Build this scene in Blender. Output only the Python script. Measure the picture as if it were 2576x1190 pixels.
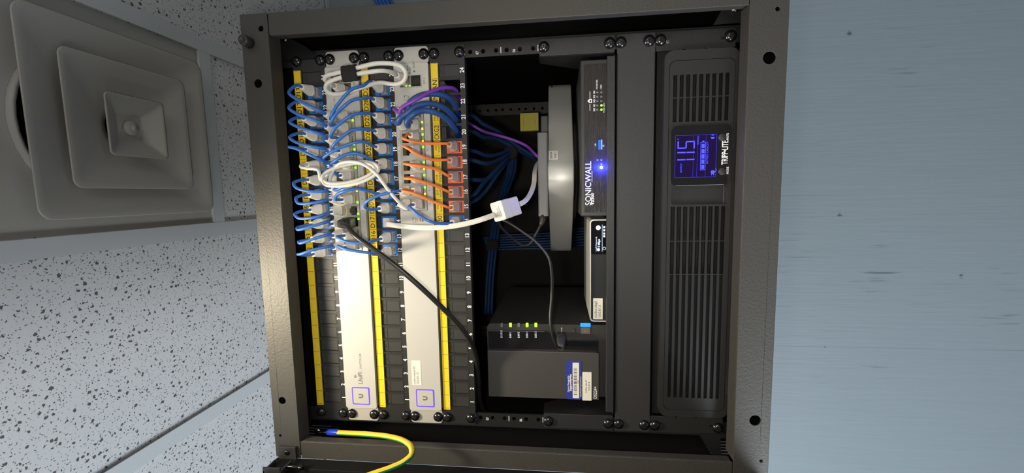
import bpy, bmesh, math, random
from mathutils import Vector, Matrix
from mathutils.geometry import tessellate_polygon
random.seed(7)
for _o in list(bpy.data.objects): bpy.data.objects.remove(_o)
SC = bpy.context.scene
COL = SC.collection
# ---------------------------------------------------------------- camera (metres; rack rail plane is y=0, z=0 bottom of unit 1)
CAM = Vector((0.06162, -0.51594, 0.20133)); FPX = 1048.7
RGT = Vector((-0.02011751, 0.10791183, -0.9939569)); UPV = Vector((0.99446853, 0.10466863, -0.00876421)); BCK = Vector((0.10309035, -0.98863518, -0.10942059))
cd = bpy.data.cameras.new('camera'); cam = bpy.data.objects.new('camera', cd); COL.objects.link(cam)
cam.matrix_world = Matrix(((RGT.x, UPV.x, BCK.x, CAM.x), (RGT.y, UPV.y, BCK.y, CAM.y), (RGT.z, UPV.z, BCK.z, CAM.z), (0, 0, 0, 1)))
cd.sensor_fit = 'HORIZONTAL'; cd.sensor_width = 36; cd.lens = 36 * FPX / 2576; cd.clip_start = 0.01
SC.camera = cam
# ---------------------------------------------------------------- world, lights, exposure
w = bpy.data.worlds.new('world'); SC.world = w; w.use_nodes = True
w.node_tree.nodes['Background'].inputs[0].default_value = (0.80, 0.84, 0.90, 1)
w.node_tree.nodes['Background'].inputs[1].default_value = 0.12
def light(name, kind, loc, aim, power, color, size=1, size_y=None, blend=1, ang=1.2):
    l = bpy.data.lights.new(name, kind); l.energy = power; l.color = color
    if kind == 'AREA':
        l.shape = 'RECTANGLE'; l.size = size; l.size_y = size_y or size
    elif kind == 'SPOT':
        l.shadow_soft_size = size; l.spot_size = ang; l.spot_blend = blend
    else: l.shadow_soft_size = size
    o = bpy.data.objects.new(name, l); COL.objects.link(o); o.location = loc
    o.rotation_euler = (Vector(aim) - Vector(loc)).to_track_quat('-Z', 'Y').to_euler()
    return o
light('window_daylight', 'AREA', (-1.7, -1.3, -0.55), (0.0, 0.4, 0.35), 51, (0.87, 0.94, 1.0), 1.1, 1.0)
light('warm_area_light', 'AREA', (1.2, -1.9, 0.3), (0.2, 0.2, 0.2), 6, (1.0, 0.90, 0.78), 0.8, 0.8)  # weak warm area light from the right, behind the camera
light('phone_torch', 'SPOT', (0.045, -0.515, 0.235), (0.045, 0.0, 0.25), 5.4, (1.0, 0.94, 0.80), 0.014, None, 1, 2.0)
light('ceiling_spotlight', 'SPOT', (-0.09, -0.265, 0.79), (-0.10, 0.0, 0.32), 21.0, (1.0, 0.87, 0.62), 0.05, None, 1, 1.5)
SC.view_settings.view_transform = 'Standard'; SC.view_settings.look = 'None'; SC.view_settings.gamma = 1
SC.view_settings.exposure = 0.0; SC.view_settings.use_curve_mapping = False

def W(px, py, y):
    """world point on the plane y seen at photograph pixel px,py"""
    d = RGT * ((px - 1288) / FPX) + UPV * ((595 - py) / FPX) - BCK
    return CAM + d * ((y - CAM.y) / d.y)
def WZ(px, py, z):
    d = RGT * ((px - 1288) / FPX) + UPV * ((595 - py) / FPX) - BCK
    return CAM + d * ((z - CAM.z) / d.z)
# ---------------------------------------------------------------- materials
MATS = {}
def mat(name, col, rough=0.5, metal=0.0, bump=None, emis=None, estr=0, **k):
    m = bpy.data.materials.new(name); m.use_nodes = True; MATS[name] = m
    nt = m.node_tree; b = nt.nodes['Principled BSDF']
    b.inputs['Base Color'].default_value = (*col, 1); b.inputs['Roughness'].default_value = rough; b.inputs['Metallic'].default_value = metal
    for kk, v in k.items(): b.inputs[kk.replace('_', ' ')].default_value = v
    if emis: b.inputs['Emission Color'].default_value = (*emis, 1); b.inputs['Emission Strength'].default_value = estr
    if bump:
        sc, st = bump[:2]
        tc = nt.nodes.new('ShaderNodeTexCoord'); n = nt.nodes.new('ShaderNodeTexNoise'); bm_ = nt.nodes.new('ShaderNodeBump')
        n.inputs['Scale'].default_value = sc; n.inputs['Detail'].default_value = 3
        bm_.inputs['Strength'].default_value = st; bm_.inputs['Distance'].default_value = 0.0006
        if len(bump) > 2:
            mp = nt.nodes.new('ShaderNodeMapping'); mp.inputs['Scale'].default_value = bump[2]
            nt.links.new(tc.outputs['Object'], mp.inputs['Vector']); nt.links.new(mp.outputs['Vector'], n.inputs['Vector'])
        else: nt.links.new(tc.outputs['Object'], n.inputs['Vector'])
        nt.links.new(n.outputs['Fac'], bm_.inputs['Height']); nt.links.new(bm_.outputs['Normal'], b.inputs['Normal'])
    return m
mat('powder_grey', (0.054, 0.051, 0.046), 0.5, bump=(420, 0.55))
mat('powder_black', (0.007, 0.007, 0.008), 0.6, bump=(500, 0.3), Specular_IOR_Level=0.25)
mat('rail_black', (0.013, 0.013, 0.0135), 0.42, bump=(500, 0.2))
mat('panel_black', (0.019, 0.019, 0.0195), 0.45, bump=(600, 0.25))
mat('blank_black', (0.032, 0.031, 0.034), 0.5, bump=(900, 0.3))
mat('shelf_black', (0.024, 0.024, 0.027), 0.45, bump=(700, 0.3))
mat('insert_grey', (0.028, 0.028, 0.027), 0.5)
mat('insert_dark', (0.012, 0.012, 0.012), 0.5)
mat('floor_vinyl', (0.42, 0.41, 0.40), 0.5)
mat('hole_black', (0.003, 0.003, 0.003), 0.8)  # near-black painting the shade in slots, sockets and screw recesses
mat('screw_metal', (0.07, 0.07, 0.073), 0.2, 0.9)
mat('screw_steel', (0.30, 0.29, 0.28), 0.2, 1.0)
mat('silver_paint', (0.62, 0.61, 0.58), 0.33, 0.25, bump=(900, 0.12))
mat('silver_ear', (0.60, 0.58, 0.54), 0.35, 0.35, bump=(700, 0.15))
mat('port_silver', (0.62, 0.60, 0.52), 0.3, 0.7)
mat('label_yellow', (0.88, 0.63, 0.025), 0.35)
mat('ink_black', (0.01, 0.01, 0.01), 0.5)
mat('ink_grey', (0.16, 0.16, 0.15), 0.5)
mat('ink_white', (0.95, 0.95, 0.94), 0.5)
mat('cable_blue', (0.035, 0.155, 0.56), 0.42)
mat('cable_navy', (0.018, 0.07, 0.24), 0.45)
mat('cable_orange', (0.85, 0.22, 0.045), 0.42)
mat('cable_purple', (0.20, 0.05, 0.42), 0.45)
mat('cable_white', (0.66, 0.65, 0.62), 0.4)
mat('cable_black', (0.016, 0.016, 0.016), 0.35)
mat('cable_green', (0.01, 0.22, 0.07), 0.35)
mat('wire_yellow', (0.75, 0.52, 0.03), 0.35)
mat('jack_blue', (0.01, 0.15, 0.62), 0.35)
mat('jack_orange', (0.80, 0.12, 0.035), 0.35)
mat('plug_clear', (0.92, 0.92, 0.90), 0.08, Alpha=0.5, IOR=1.4)
mat('boot_clear', (0.93, 0.91, 0.87), 0.10, Alpha=0.84, IOR=1.55, bump=(420, 1.0))
mat('gold_pin', (0.75, 0.52, 0.18), 0.3, 1.0)
mat('velcro', (0.012, 0.012, 0.013), 0.95, bump=(900, 1.0))
mat('led_green', (0.2, 0.8, 0.02), 0.4, emis=(0.30, 1.0, 0.02), estr=1.6)
mat('led_green_strong', (0.2, 0.8, 0.02), 0.4, emis=(0.34, 1.0, 0.01), estr=2.0)
mat('led_amber', (0.9, 0.5, 0.02), 0.4, emis=(1.0, 0.55, 0.03), estr=1.5)
mat('led_blue', (0.02, 0.15, 0.9), 0.4, emis=(0.01, 0.16, 1.0), estr=2.2)
mat('led_blue_bright', (0.2, 0.3, 1.0), 0.4, emis=(0.25, 0.35, 1.0), estr=25)
mat('ring_blue', (0.1, 0.05, 0.9), 0.4, emis=(0.09, 0.02, 0.9), estr=1.0)
mat('led_off', (0.16, 0.16, 0.17), 0.4)
mat('lcd_glass', (0.006, 0.003, 0.02), 0.10, emis=(0.010, 0.003, 0.045), estr=0.6)
mat('lcd_digit', (0.05, 0.05, 0.9), 0.4, emis=(0.045, 0.05, 1.0), estr=1.5)
mat('lcd_line', (0.03, 0.02, 0.5), 0.4, emis=(0.025, 0.015, 0.42), estr=0.75)
mat('ups_plastic', (0.024, 0.024, 0.025), 0.38, bump=(1500, 0.15))
mat('ups_gloss', (0.012, 0.012, 0.013), 0.06)
mat('nas_plastic', (0.036, 0.034, 0.033), 0.45, bump=(1500, 0.2))
mat('nas_cover', (0.055, 0.053, 0.052), 0.5, bump=(1500, 0.2))
mat('nas_gloss', (0.014, 0.014, 0.016), 0.05)
mat('sonic_body', (0.026, 0.027, 0.031), 0.45)
mat('sonic_face', (0.03, 0.028, 0.027), 0.30, 0.5, bump=(260, 0.5, (0.2, 1, 12)))
mat('aluminium', (0.66, 0.66, 0.64), 0.5, 0.5, bump=(1200, 0.12))
mat('plastic_grey', (0.115, 0.115, 0.125), 0.45)
mat('plastic_dark', (0.035, 0.035, 0.035), 0.4)
mat('plastic_white', (0.72, 0.71, 0.68), 0.35)
mat('paper_white', (0.82, 0.80, 0.72), 0.6)
mat('sticker_blue', (0.035, 0.05, 0.33), 0.4)
mat('screen_white', (0.6, 0.7, 0.9), 0.4, emis=(0.55, 0.68, 0.95), estr=0.9)
mat('screen_dark', (0.008, 0.008, 0.01), 0.08)
mat('key_plastic', (0.03, 0.033, 0.037), 0.25)
mat('yellow_plastic', (0.50, 0.44, 0.04), 0.5)
mat('crimp_blue', (0.015, 0.05, 0.55), 0.3)
mat('tin', (0.7, 0.68, 0.62), 0.25, 1.0)
mat('glass', (0.9, 0.9, 0.9), 0.02, Transmission_Weight=1.0)
mat('diffuser_metal', (0.47, 0.455, 0.42), 0.5, bump=(250, 0.2))
mat('duct_dark', (0.05, 0.045, 0.04), 0.8)
mat('tbar_white', (0.66, 0.69, 0.71), 0.45)
# painted plywood wall: vertical grain, soft streaks, a few knots
def wall_mat():
    m = bpy.data.materials.new('wall_paint'); m.use_nodes = True; MATS['wall_paint'] = m
    nt = m.node_tree; b = nt.nodes['Principled BSDF']; b.inputs['Roughness'].default_value = 0.55
    tc = nt.nodes.new('ShaderNodeTexCoord'); mp = nt.nodes.new('ShaderNodeMapping'); mp.inputs['Scale'].default_value = (14, 1, 1.0)
    nt.links.new(tc.outputs['Object'], mp.inputs['Vector'])
    n = nt.nodes.new('ShaderNodeTexNoise'); n.inputs['Scale'].default_value = 3.0; n.inputs['Detail'].default_value = 6; nt.links.new(mp.outputs['Vector'], n.inputs['Vector'])
    mp2 = nt.nodes.new('ShaderNodeMapping'); mp2.inputs['Scale'].default_value = (90, 1, 5); nt.links.new(tc.outputs['Object'], mp2.inputs['Vector'])
    n2 = nt.nodes.new('ShaderNodeTexNoise'); n2.inputs['Scale'].default_value = 1.5; n2.inputs['Detail'].default_value = 4; nt.links.new(mp2.outputs['Vector'], n2.inputs['Vector'])
    n3 = nt.nodes.new('ShaderNodeTexNoise'); n3.inputs['Scale'].default_value = 2.2; nt.links.new(tc.outputs['Object'], n3.inputs['Vector'])
    r2 = nt.nodes.new('ShaderNodeMapRange'); r2.inputs[1].default_value = 0.60; r2.inputs[2].default_value = 0.72; nt.links.new(n2.outputs['Fac'], r2.inputs[0])
    r3 = nt.nodes.new('ShaderNodeMapRange'); r3.inputs[1].default_value = 0.54; r3.inputs[2].default_value = 0.66; nt.links.new(n3.outputs['Fac'], r3.inputs[0])
    mu = nt.nodes.new('ShaderNodeMath'); mu.operation = 'MULTIPLY'; nt.links.new(r2.outputs[0], mu.inputs[0]); nt.links.new(r3.outputs[0], mu.inputs[1])
    mx = nt.nodes.new('ShaderNodeMix'); mx.data_type = 'RGBA'; mx.inputs[6].default_value = (0.265, 0.318, 0.352, 1); mx.inputs[7].default_value = (0.24, 0.292, 0.325, 1)
    nt.links.new(n.outputs['Fac'], mx.inputs[0])
    mx2 = nt.nodes.new('ShaderNodeMix'); mx2.data_type = 'RGBA'; mx2.inputs[7].default_value = (0.12, 0.155, 0.18, 1)
    nt.links.new(mu.outputs[0], mx2.inputs[0]); nt.links.new(mx.outputs[2], mx2.inputs[6])
    ge = nt.nodes.new('ShaderNodeNewGeometry'); sx = nt.nodes.new('ShaderNodeSeparateXYZ'); nt.links.new(ge.outputs['Position'], sx.inputs[0])
    def math_(op, *a):
        q = nt.nodes.new('ShaderNodeMath'); q.operation = op
        for i, v in enumerate(a):
            if isinstance(v, (int, float)): q.inputs[i].default_value = v
            else: nt.links.new(v, q.inputs[i])
        return q.outputs[0]
    acc = None
    for px, py, r in ((2137, 84, .0075), (2112, 540, .0065), (2418, 693, .006), (2075, 873, .004)):
        p = W(px, py, .594); vd = nt.nodes.new('ShaderNodeVectorMath'); vd.operation = 'DISTANCE'; vd.inputs[1].default_value = p
        nt.links.new(ge.outputs['Position'], vd.inputs[0]); m1 = nt.nodes.new('ShaderNodeMapRange'); m1.inputs[1].default_value = r; m1.inputs[2].default_value = r * .3
        nt.links.new(math_('ADD', vd.outputs['Value'], math_('MULTIPLY', math_('SUBTRACT', n2.outputs['Fac'], .5), .02)), m1.inputs[0]); acc = m1.outputs[0] if acc is None else math_('MAXIMUM', acc, m1.outputs[0])
    for py in (876, 488):
        x0 = W(2250, py, .594).x; dd = math_('ABSOLUTE', math_('SUBTRACT', sx.outputs[0], x0)); m1 = nt.nodes.new('ShaderNodeMapRange'); m1.inputs[1].default_value = .0016; m1.inputs[2].default_value = .0004
        nt.links.new(dd, m1.inputs[0]); r4 = nt.nodes.new('ShaderNodeMapRange'); r4.inputs[1].default_value = .42; r4.inputs[2].default_value = .62; nt.links.new(n3.outputs['Fac'], r4.inputs[0])
        acc = math_('MAXIMUM', acc, math_('MULTIPLY', math_('MULTIPLY', m1.outputs[0], r4.outputs[0]), .35))
    mx3 = nt.nodes.new('ShaderNodeMix'); mx3.data_type = 'RGBA'; mx3.inputs[7].default_value = (0.10, 0.115, 0.12, 1); nt.links.new(acc, mx3.inputs[0]); nt.links.new(mx2.outputs[2], mx3.inputs[6])
    nt.links.new(mx3.outputs[2], b.inputs['Base Color'])
    bm_ = nt.nodes.new('ShaderNodeBump'); bm_.inputs['Strength'].default_value = 0.3; bm_.inputs['Distance'].default_value = 0.002
    nt.links.new(n2.outputs['Fac'], bm_.inputs['Height']); nt.links.new(bm_.outputs['Normal'], b.inputs['Normal'])
wall_mat()
def tile_mat():
    m = bpy.data.materials.new('ceiling_tile'); m.use_nodes = True; MATS['ceiling_tile'] = m
    nt = m.node_tree; b = nt.nodes['Principled BSDF']; b.inputs['Roughness'].default_value = 0.85
    tc = nt.nodes.new('ShaderNodeTexCoord')
    wn = nt.nodes.new('ShaderNodeTexNoise'); wn.inputs['Scale'].default_value = 260; nt.links.new(tc.outputs['Object'], wn.inputs['Vector'])
    wa = nt.nodes.new('ShaderNodeVectorMath'); wa.operation = 'SCALE'; wa.inputs['Scale'].default_value = 0.006; nt.links.new(wn.outputs['Color'], wa.inputs[0])
    ad = nt.nodes.new('ShaderNodeVectorMath'); ad.operation = 'ADD'; nt.links.new(tc.outputs['Object'], ad.inputs[0]); nt.links.new(wa.outputs[0], ad.inputs[1])
    outs = []
    for sc, hi, pw in ((128, 0.30, 2.4), (300, 0.26, 1.6)):
        v = nt.nodes.new('ShaderNodeTexVoronoi'); v.voronoi_dimensions = '2D'; v.inputs['Scale'].default_value = sc; nt.links.new(ad.outputs[0], v.inputs['Vector'])
        sp = nt.nodes.new('ShaderNodeSeparateColor'); nt.links.new(v.outputs['Color'], sp.inputs[0])
        po = nt.nodes.new('ShaderNodeMath'); po.operation = 'POWER'; po.inputs[1].default_value = pw; nt.links.new(sp.outputs[0], po.inputs[0])
        th = nt.nodes.new('ShaderNodeMath'); th.operation = 'MULTIPLY'; th.inputs[1].default_value = hi; nt.links.new(po.outputs[0], th.inputs[0])
        su = nt.nodes.new('ShaderNodeMath'); su.operation = 'SUBTRACT'; nt.links.new(th.outputs[0], su.inputs[0]); nt.links.new(v.outputs['Distance'], su.inputs[1])
        rg = nt.nodes.new('ShaderNodeMapRange'); rg.inputs[1].default_value = -0.01; rg.inputs[2].default_value = 0.05; nt.links.new(su.outputs[0], rg.inputs[0])
        outs.append(rg.outputs[0])
    mxm = nt.nodes.new('ShaderNodeMath'); mxm.operation = 'MAXIMUM'; nt.links.new(outs[0], mxm.inputs[0]); nt.links.new(outs[1], mxm.inputs[1])
    mx = nt.nodes.new('ShaderNodeMix'); mx.data_type = 'RGBA'; mx.inputs[6].default_value = (0.74, 0.745, 0.755, 1); mx.inputs[7].default_value = (0.13, 0.12, 0.11, 1)
    nt.links.new(mxm.outputs[0], mx.inputs[0]); nt.links.new(mx.outputs[2], b.inputs['Base Color'])
    inv = nt.nodes.new('ShaderNodeMath'); inv.operation = 'SUBTRACT'; inv.inputs[0].default_value = 1; nt.links.new(mxm.outputs[0], inv.inputs[1])
    bm_ = nt.nodes.new('ShaderNodeBump'); bm_.inputs['Strength'].default_value = 0.6; bm_.inputs['Distance'].default_value = 0.001
    nt.links.new(inv.outputs[0], bm_.inputs['Height']); nt.links.new(bm_.outputs['Normal'], b.inputs['Normal'])
tile_mat()
# ---------------------------------------------------------------- mesh builder
WL = {}
def wloc(o): return WL.get(o.name, Vector((0, 0, 0))) if o else Vector((0, 0, 0))
def thing(name, label, cat, loc=(0, 0, 0), group=None):
    o = bpy.data.objects.new(name, None); COL.objects.link(o); o.location = loc; o.empty_display_size = 0.01
    WL[o.name] = Vector(loc); tag(o, label, cat, group); return o
def tag(o, label, cat, group=None):
    o['label'] = label; o['category'] = cat
    if group: o['group'] = group
    return o
def rr(x0, x1, z0, z1, r=0.002, n=4):
    pts = []
    for cx, cz, a in ((x1 - r, z1 - r, 0), (x0 + r, z1 - r, 90), (x0 + r, z0 + r, 180), (x1 - r, z0 + r, 270)):
        for i in range(n + 1):
            t = math.radians(a + 90 * i / n); pts.append((cx + r * math.cos(t), cz + r * math.sin(t)))
    return pts
def circ(x, z, r, n=16): return [(x + r * math.cos(2 * math.pi * i / n), z + r * math.sin(2 * math.pi * i / n)) for i in range(n)]
def rect(x0, x1, z0, z1): return [(x1, z1), (x0, z1), (x0, z0), (x1, z0)]
def catmull(P, n=8):
    P = [Vector(p) for p in P]; out = []
    P = [P[0] * 2 - P[1]] + P + [P[-1] * 2 - P[-2]]
    for i in range(1, len(P) - 2):
        p0, p1, p2, p3 = P[i - 1:i + 3]
        d1 = max((p1 - p0).length ** .5, 1e-5); d2 = max((p2 - p1).length ** .5, 1e-5); d3 = max((p3 - p2).length ** .5, 1e-5)
        t0, t1 = 0, d1; t2 = t1 + d2; t3 = t2 + d3
        for k in range(n):
            t = t1 + (t2 - t1) * k / n
            A1 = p0 * ((t1 - t) / (t1 - t0)) + p1 * ((t - t0) / (t1 - t0)); A2 = p1 * ((t2 - t) / (t2 - t1)) + p2 * ((t - t1) / (t2 - t1)); A3 = p2 * ((t3 - t) / (t3 - t2)) + p3 * ((t - t2) / (t3 - t2))
            B1 = A1 * ((t2 - t) / (t2 - t0)) + A2 * ((t - t0) / (t2 - t0)); B2 = A2 * ((t3 - t) / (t3 - t1)) + A3 * ((t - t1) / (t3 - t1))
            out.append(B1 * ((t2 - t) / (t2 - t1)) + B2 * ((t - t1) / (t2 - t1)))
    out.append(P[-2]); return out
class MB:
    def __init__(s): s.bm = bmesh.new(); s.mi = 0
    def face(s, vs, smooth=False):
        try: f = s.bm.faces.new(vs)
        except ValueError: return None
        f.material_index = s.mi; f.smooth = smooth; return f
    def box(s, x0, x1, y0, y1, z0, z1, m=None):
        if m is not None: s.mi = m
        v = [s.bm.verts.new((x, y, z)) for x in (x0, x1) for y in (y0, y1) for z in (z0, z1)]
        for q in ((0, 1, 3, 2), (4, 6, 7, 5), (0, 4, 5, 1), (2, 3, 7, 6), (0, 2, 6, 4), (1, 5, 7, 3)): s.face([v[i] for i in q])
        return s
    def plate(s, outer, holes=(), y0=-.002, y1=0, m=None, T=None):
        """outline in XZ with holes, thickness from y0 (front) to y1"""
        if m is not None: s.mi = m
        loops = [list(outer)] + [list(h) for h in holes]
        flat = [p for l in loops for p in l]
        tris = tessellate_polygon([[Vector((p[0], p[1], 0)) for p in l] for l in loops])
        f_ = T or (lambda v: v)
        A = [s.bm.verts.new(f_(Vector((p[0], y0, p[1])))) for p in flat]; B = [s.bm.verts.new(f_(Vector((p[0], y1, p[1])))) for p in flat]
        for t in tris: s.face([A[i] for i in t]); s.face([B[i] for i in reversed(t)])
        k = 0
        for l in loops:
            n = len(l)
            for i in range(n): s.face([A[k + i], A[k + (i + 1) % n], B[k + (i + 1) % n], B[k + i]])
            k += n
        return s
    def tube(s, pts, r, seg=10, m=None, m2=None, closed=False):
        if m is not None: s.mi = m
        pts = [Vector(p) for p in pts]; n = len(pts); rings = []
        t0 = (pts[1] - pts[0]).normalized(); u = t0.orthogonal().normalized()
        for i, p in enumerate(pts):
            t = ((pts[(i + 1) % n] - pts[i - 1]) if closed else (pts[min(i + 1, n - 1)] - pts[max(i - 1, 0)])).normalized()
            u = (u - t * u.dot(t)).normalized(); v = t.cross(u)
            rr_ = r[i] if isinstance(r, (list, tuple)) else r
            rings.append([s.bm.verts.new(p + (u * math.cos(2 * math.pi * k / seg) + v * math.sin(2 * math.pi * k / seg)) * rr_) for k in range(seg)])
        for i in range(n if closed else n - 1):
            for k in range(seg):
                f = s.face([rings[i][k], rings[i][(k + 1) % seg], rings[(i + 1) % n][(k + 1) % seg], rings[(i + 1) % n][k]], True)
                if m2 is not None and f and (f.calc_center_median() - (pts[i] + pts[(i + 1) % n]) / 2).normalized().dot(m2[1]) > m2[2]: f.material_index = m2[0]
        if not closed: s.face(rings[0][::-1]); s.face(rings[-1])
        return s
    def loft(s, secs, m=None, pw=0.45, n=16, smooth=True, T=None):
        """secs: (y, cx, cz, half_w, half_h): rounded sections along y"""
        if m is not None: s.mi = m
        rings = []
        for (y, cx, cz, hw, hh) in secs:
            R = []
            for k in range(n):
                a = 2 * math.pi * (k + .5) / n; c, q = math.cos(a), math.sin(a)
                v = Vector((cx + hw * math.copysign(abs(c) ** pw, c), y, cz + hh * math.copysign(abs(q) ** pw, q)))
                R.append(s.bm.verts.new(T @ v if T else v))
            rings.append(R)
        for i in range(len(rings) - 1):
            for k in range(n): s.face([rings[i][k], rings[i][(k + 1) % n], rings[i + 1][(k + 1) % n], rings[i + 1][k]], smooth)
        s.face(rings[0][::-1]); s.face(rings[-1]); return s
    def lathe(s, prof, o=(0, 0, 0), T=None, n=20, m=None, smooth=True):
        """prof (r, h) along -Y from o"""
        if m is not None: s.mi = m
        rings = []
        for r, h in prof:
            R = []
            for k in range(n):
                a = 2 * math.pi * k / n; v = Vector((r * math.cos(a), -h, r * math.sin(a)))
                R.append(s.bm.verts.new((T @ v if T else v) + Vector(o)))
            rings.append(R)
        for i in range(len(rings) - 1):
            for k in range(n): s.face([rings[i][k], rings[i][(k + 1) % n], rings[i + 1][(k + 1) % n], rings[i + 1][k]], smooth)
        s.face(rings[0][::-1]); s.face(rings[-1]); return s
    def text(s, body, x, z, h, y=-.003, al='LEFT', sx=1.0, m=None, bold=0.0, T=None, shear=0):
        """cap height h, baseline z; facing -Y"""
        if m is not None: s.mi = m
        c = bpy.data.curves.new('txt', 'FONT'); c.body = body; c.size = h / 0.73; c.align_x = al; c.offset = bold; c.resolution_u = 3; c.extrude = 0.00006; c.shear = shear
        o = bpy.data.objects.new('txt', c); COL.objects.link(o)
        dg = bpy.context.evaluated_depsgraph_get(); me = bpy.data.meshes.new_from_object(o.evaluated_get(dg))
        n0 = len(s.bm.verts); f0 = len(s.bm.faces)
        s.bm.from_mesh(me); s.bm.verts.ensure_lookup_table(); s.bm.faces.ensure_lookup_table()
        for v in s.bm.verts[n0:]:
            p = Vector((x + v.co.x * sx, y - v.co.z, z + v.co.y)); v.co = T(p) if T else p
        for f in s.bm.faces[f0:]: f.material_index = s.mi
        bpy.data.objects.remove(o); bpy.data.curves.remove(c); bpy.data.meshes.remove(me); return s
    def build(s, name, mats, parent=None, bevel=0, kind=None, T=None):
        if T: bmesh.ops.transform(s.bm, matrix=T, verts=s.bm.verts)
        xs = [v.co for v in s.bm.verts]
        lo = Vector([min(v[i] for v in xs) for i in range(3)]); hi = Vector([max(v[i] for v in xs) for i in range(3)]); c = (lo + hi) / 2
        bmesh.ops.translate(s.bm, vec=-c, verts=s.bm.verts)
        bmesh.ops.recalc_face_normals(s.bm, faces=s.bm.faces)
        me = bpy.data.meshes.new(name); s.bm.to_mesh(me); s.bm.free()
        for m in ([mats] if isinstance(mats, str) else mats): me.materials.append(MATS[m])
        o = bpy.data.objects.new(name, me); COL.objects.link(o)
        if parent: o.parent = parent
        o.location = c - wloc(parent); WL[o.name] = c
        if bevel:
            b = o.modifiers.new('bevel', 'BEVEL'); b.width = bevel; b.segments = 2; b.limit_method = 'ANGLE'; b.angle_limit = math.radians(50)
        if kind: o['kind'] = kind
        return o
def proto(mb, name, mats):
    """mesh data kept about its own origin, placed by put()"""
    bmesh.ops.recalc_face_normals(mb.bm, faces=mb.bm.faces)
    me = bpy.data.meshes.new(name); mb.bm.to_mesh(me); mb.bm.free()
    for m in mats: me.materials.append(MATS[m])
    return me
def put(me, name, loc, parent=None, rot=None, scale=None):
    o = bpy.data.objects.new(name, me); COL.objects.link(o)
    if parent: o.parent = parent
    o.location = Vector(loc) - wloc(parent); WL[o.name] = Vector(loc)
    if rot: o.rotation_euler = rot
    if scale: o.scale = scale
    return o
V = Vector
# ================================================================ THE SETTING
ZC = 0.8015; YW = 0.594
def struct(mb, name, mats, bevel=0): return mb.build(name, mats, None, bevel, 'structure')
b = MB(); b.box(-3.2, 3.2, YW, YW + .1, -1.6, ZC + .3); struct(b, 'wall_back', 'wall_paint')
b = MB(); b.box(-3.2, 3.2, -3.0, YW + .1, -1.7, -1.6); struct(b, 'floor', 'floor_vinyl')
# ceiling board, left open above the diffuser panel
gx = [0.3253 + 0.3165 * k for k in range(-9, 9)]          # T-bar centres
DX0, DX1 = 0.0097 + .012, 0.3253 - .012; DY0, DY1 = -0.455, 0.155
b = MB(); b.box(-3.2, DX0, -3, YW, ZC + .004, ZC + .02); b.box(DX1, 3.2, -3, YW, ZC + .004, ZC + .02); b.box(DX0, DX1, DY1 + .002, YW, ZC + .004, ZC + .02); b.box(DX0, DX1, -3, DY0 - .02, ZC + .004, ZC + .02)
struct(b, 'ceiling', 'ceiling_tile')
for i, x in enumerate(gx):
    if -2.2 < x < 2.4:
        b = MB(); b.box(x - .0122, x + .0122, -3, YW, ZC - .001, ZC + .0008); b.box(x - .001, x + .001, -3, YW, ZC + .0008, ZC + .03); struct(b, 'trim_%d' % (i + 1), 'tbar_white')
b = MB(); b.box(gx[8] + .0122, gx[9] - .0122, .154, .178, ZC - .0006, ZC + .0010); struct(b, 'trim_30', 'tbar_white')
b = MB(); b.box(gx[8] + .0122, gx[9] - .0122, DY0 - .02, DY0 + .004, ZC - .0006, ZC + .0010); struct(b, 'trim_31', 'tbar_white')
b = MB(); b.box(-3.2, 3.2, YW - .018, YW - .0005, ZC - .0016, ZC - .0002); struct(b, 'trim_32', 'tbar_white')
# ---- ceiling diffuser
dcx, dcy = .163, .018
df = thing('ceiling_diffuser', 'grey square stepped air diffuser set in the ceiling grid', 'air vent', (dcx, dcy, ZC))
def up(v): return V((v.x, v.z, v.y))     # plate() drawn in XZ lands in XY, y -> z
b = MB(); b.plate(rect(DX0, DX1, DY0, DY1), [circ(dcx - .006, dcy - .018, .108, 40)[::-1]], ZC + .0045, ZC + .006, T=up); b.build('back_plate', 'diffuser_metal', df)
R90 = Matrix.Rotation(math.radians(-90), 3, 'X')
def neck():
    b = MB(); n = 40; cx, cy = dcx - .006, dcy - .018
    prof = [(.108, ZC + .0044), (.108, ZC - .004), (.104, ZC - .0045), (.103, ZC + .12), (.104, ZC + .12), (.1085, ZC + .0044)]
    rings = [[b.bm.verts.new((cx + r * math.cos(2 * math.pi * k / n), cy + r * math.sin(2 * math.pi * k / n), z)) for k in range(n)] for r, z in prof]
    for i in range(len(rings) - 1):
        for k in range(n): b.face([rings[i][k], rings[i][(k + 1) % n], rings[i + 1][(k + 1) % n], rings[i + 1][k]], True)
    return b
neck().build('duct_collar', 'diffuser_metal', df)
b = MB(); b.lathe([(.001, 0), (.104, 0), (.104, .004), (.001, .004)], (dcx - .006, dcy - .018, ZC + .115), Matrix.Rotation(math.radians(90), 3, 'X')); b.build('duct_damper', 'duct_dark', df)
def tier(prof, cx, cy, name, rc=.14, n=6):
    """nested square cone: prof of (half size, z)"""
    b = MB(); rings = []
    for h, z in prof:
        r = h * (rc if rc > 0 else min(.999, -rc + (1 + rc) * max(0, (prof[0][0] - h) / (prof[0][0] - prof[-1][0])) ** 2.2)); P = rr(cx - h, cx + h, cy - h, cy + h, r, n); rings.append([b.bm.verts.new((p[0], p[1], z)) for p in P])
    for i in range(len(rings) - 1):
        m = len(rings[i])
        for k in range(m): b.face([rings[i][k], rings[i][(k + 1) % m], rings[i + 1][(k + 1) % m], rings[i + 1][k]], True)
    return b
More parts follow.
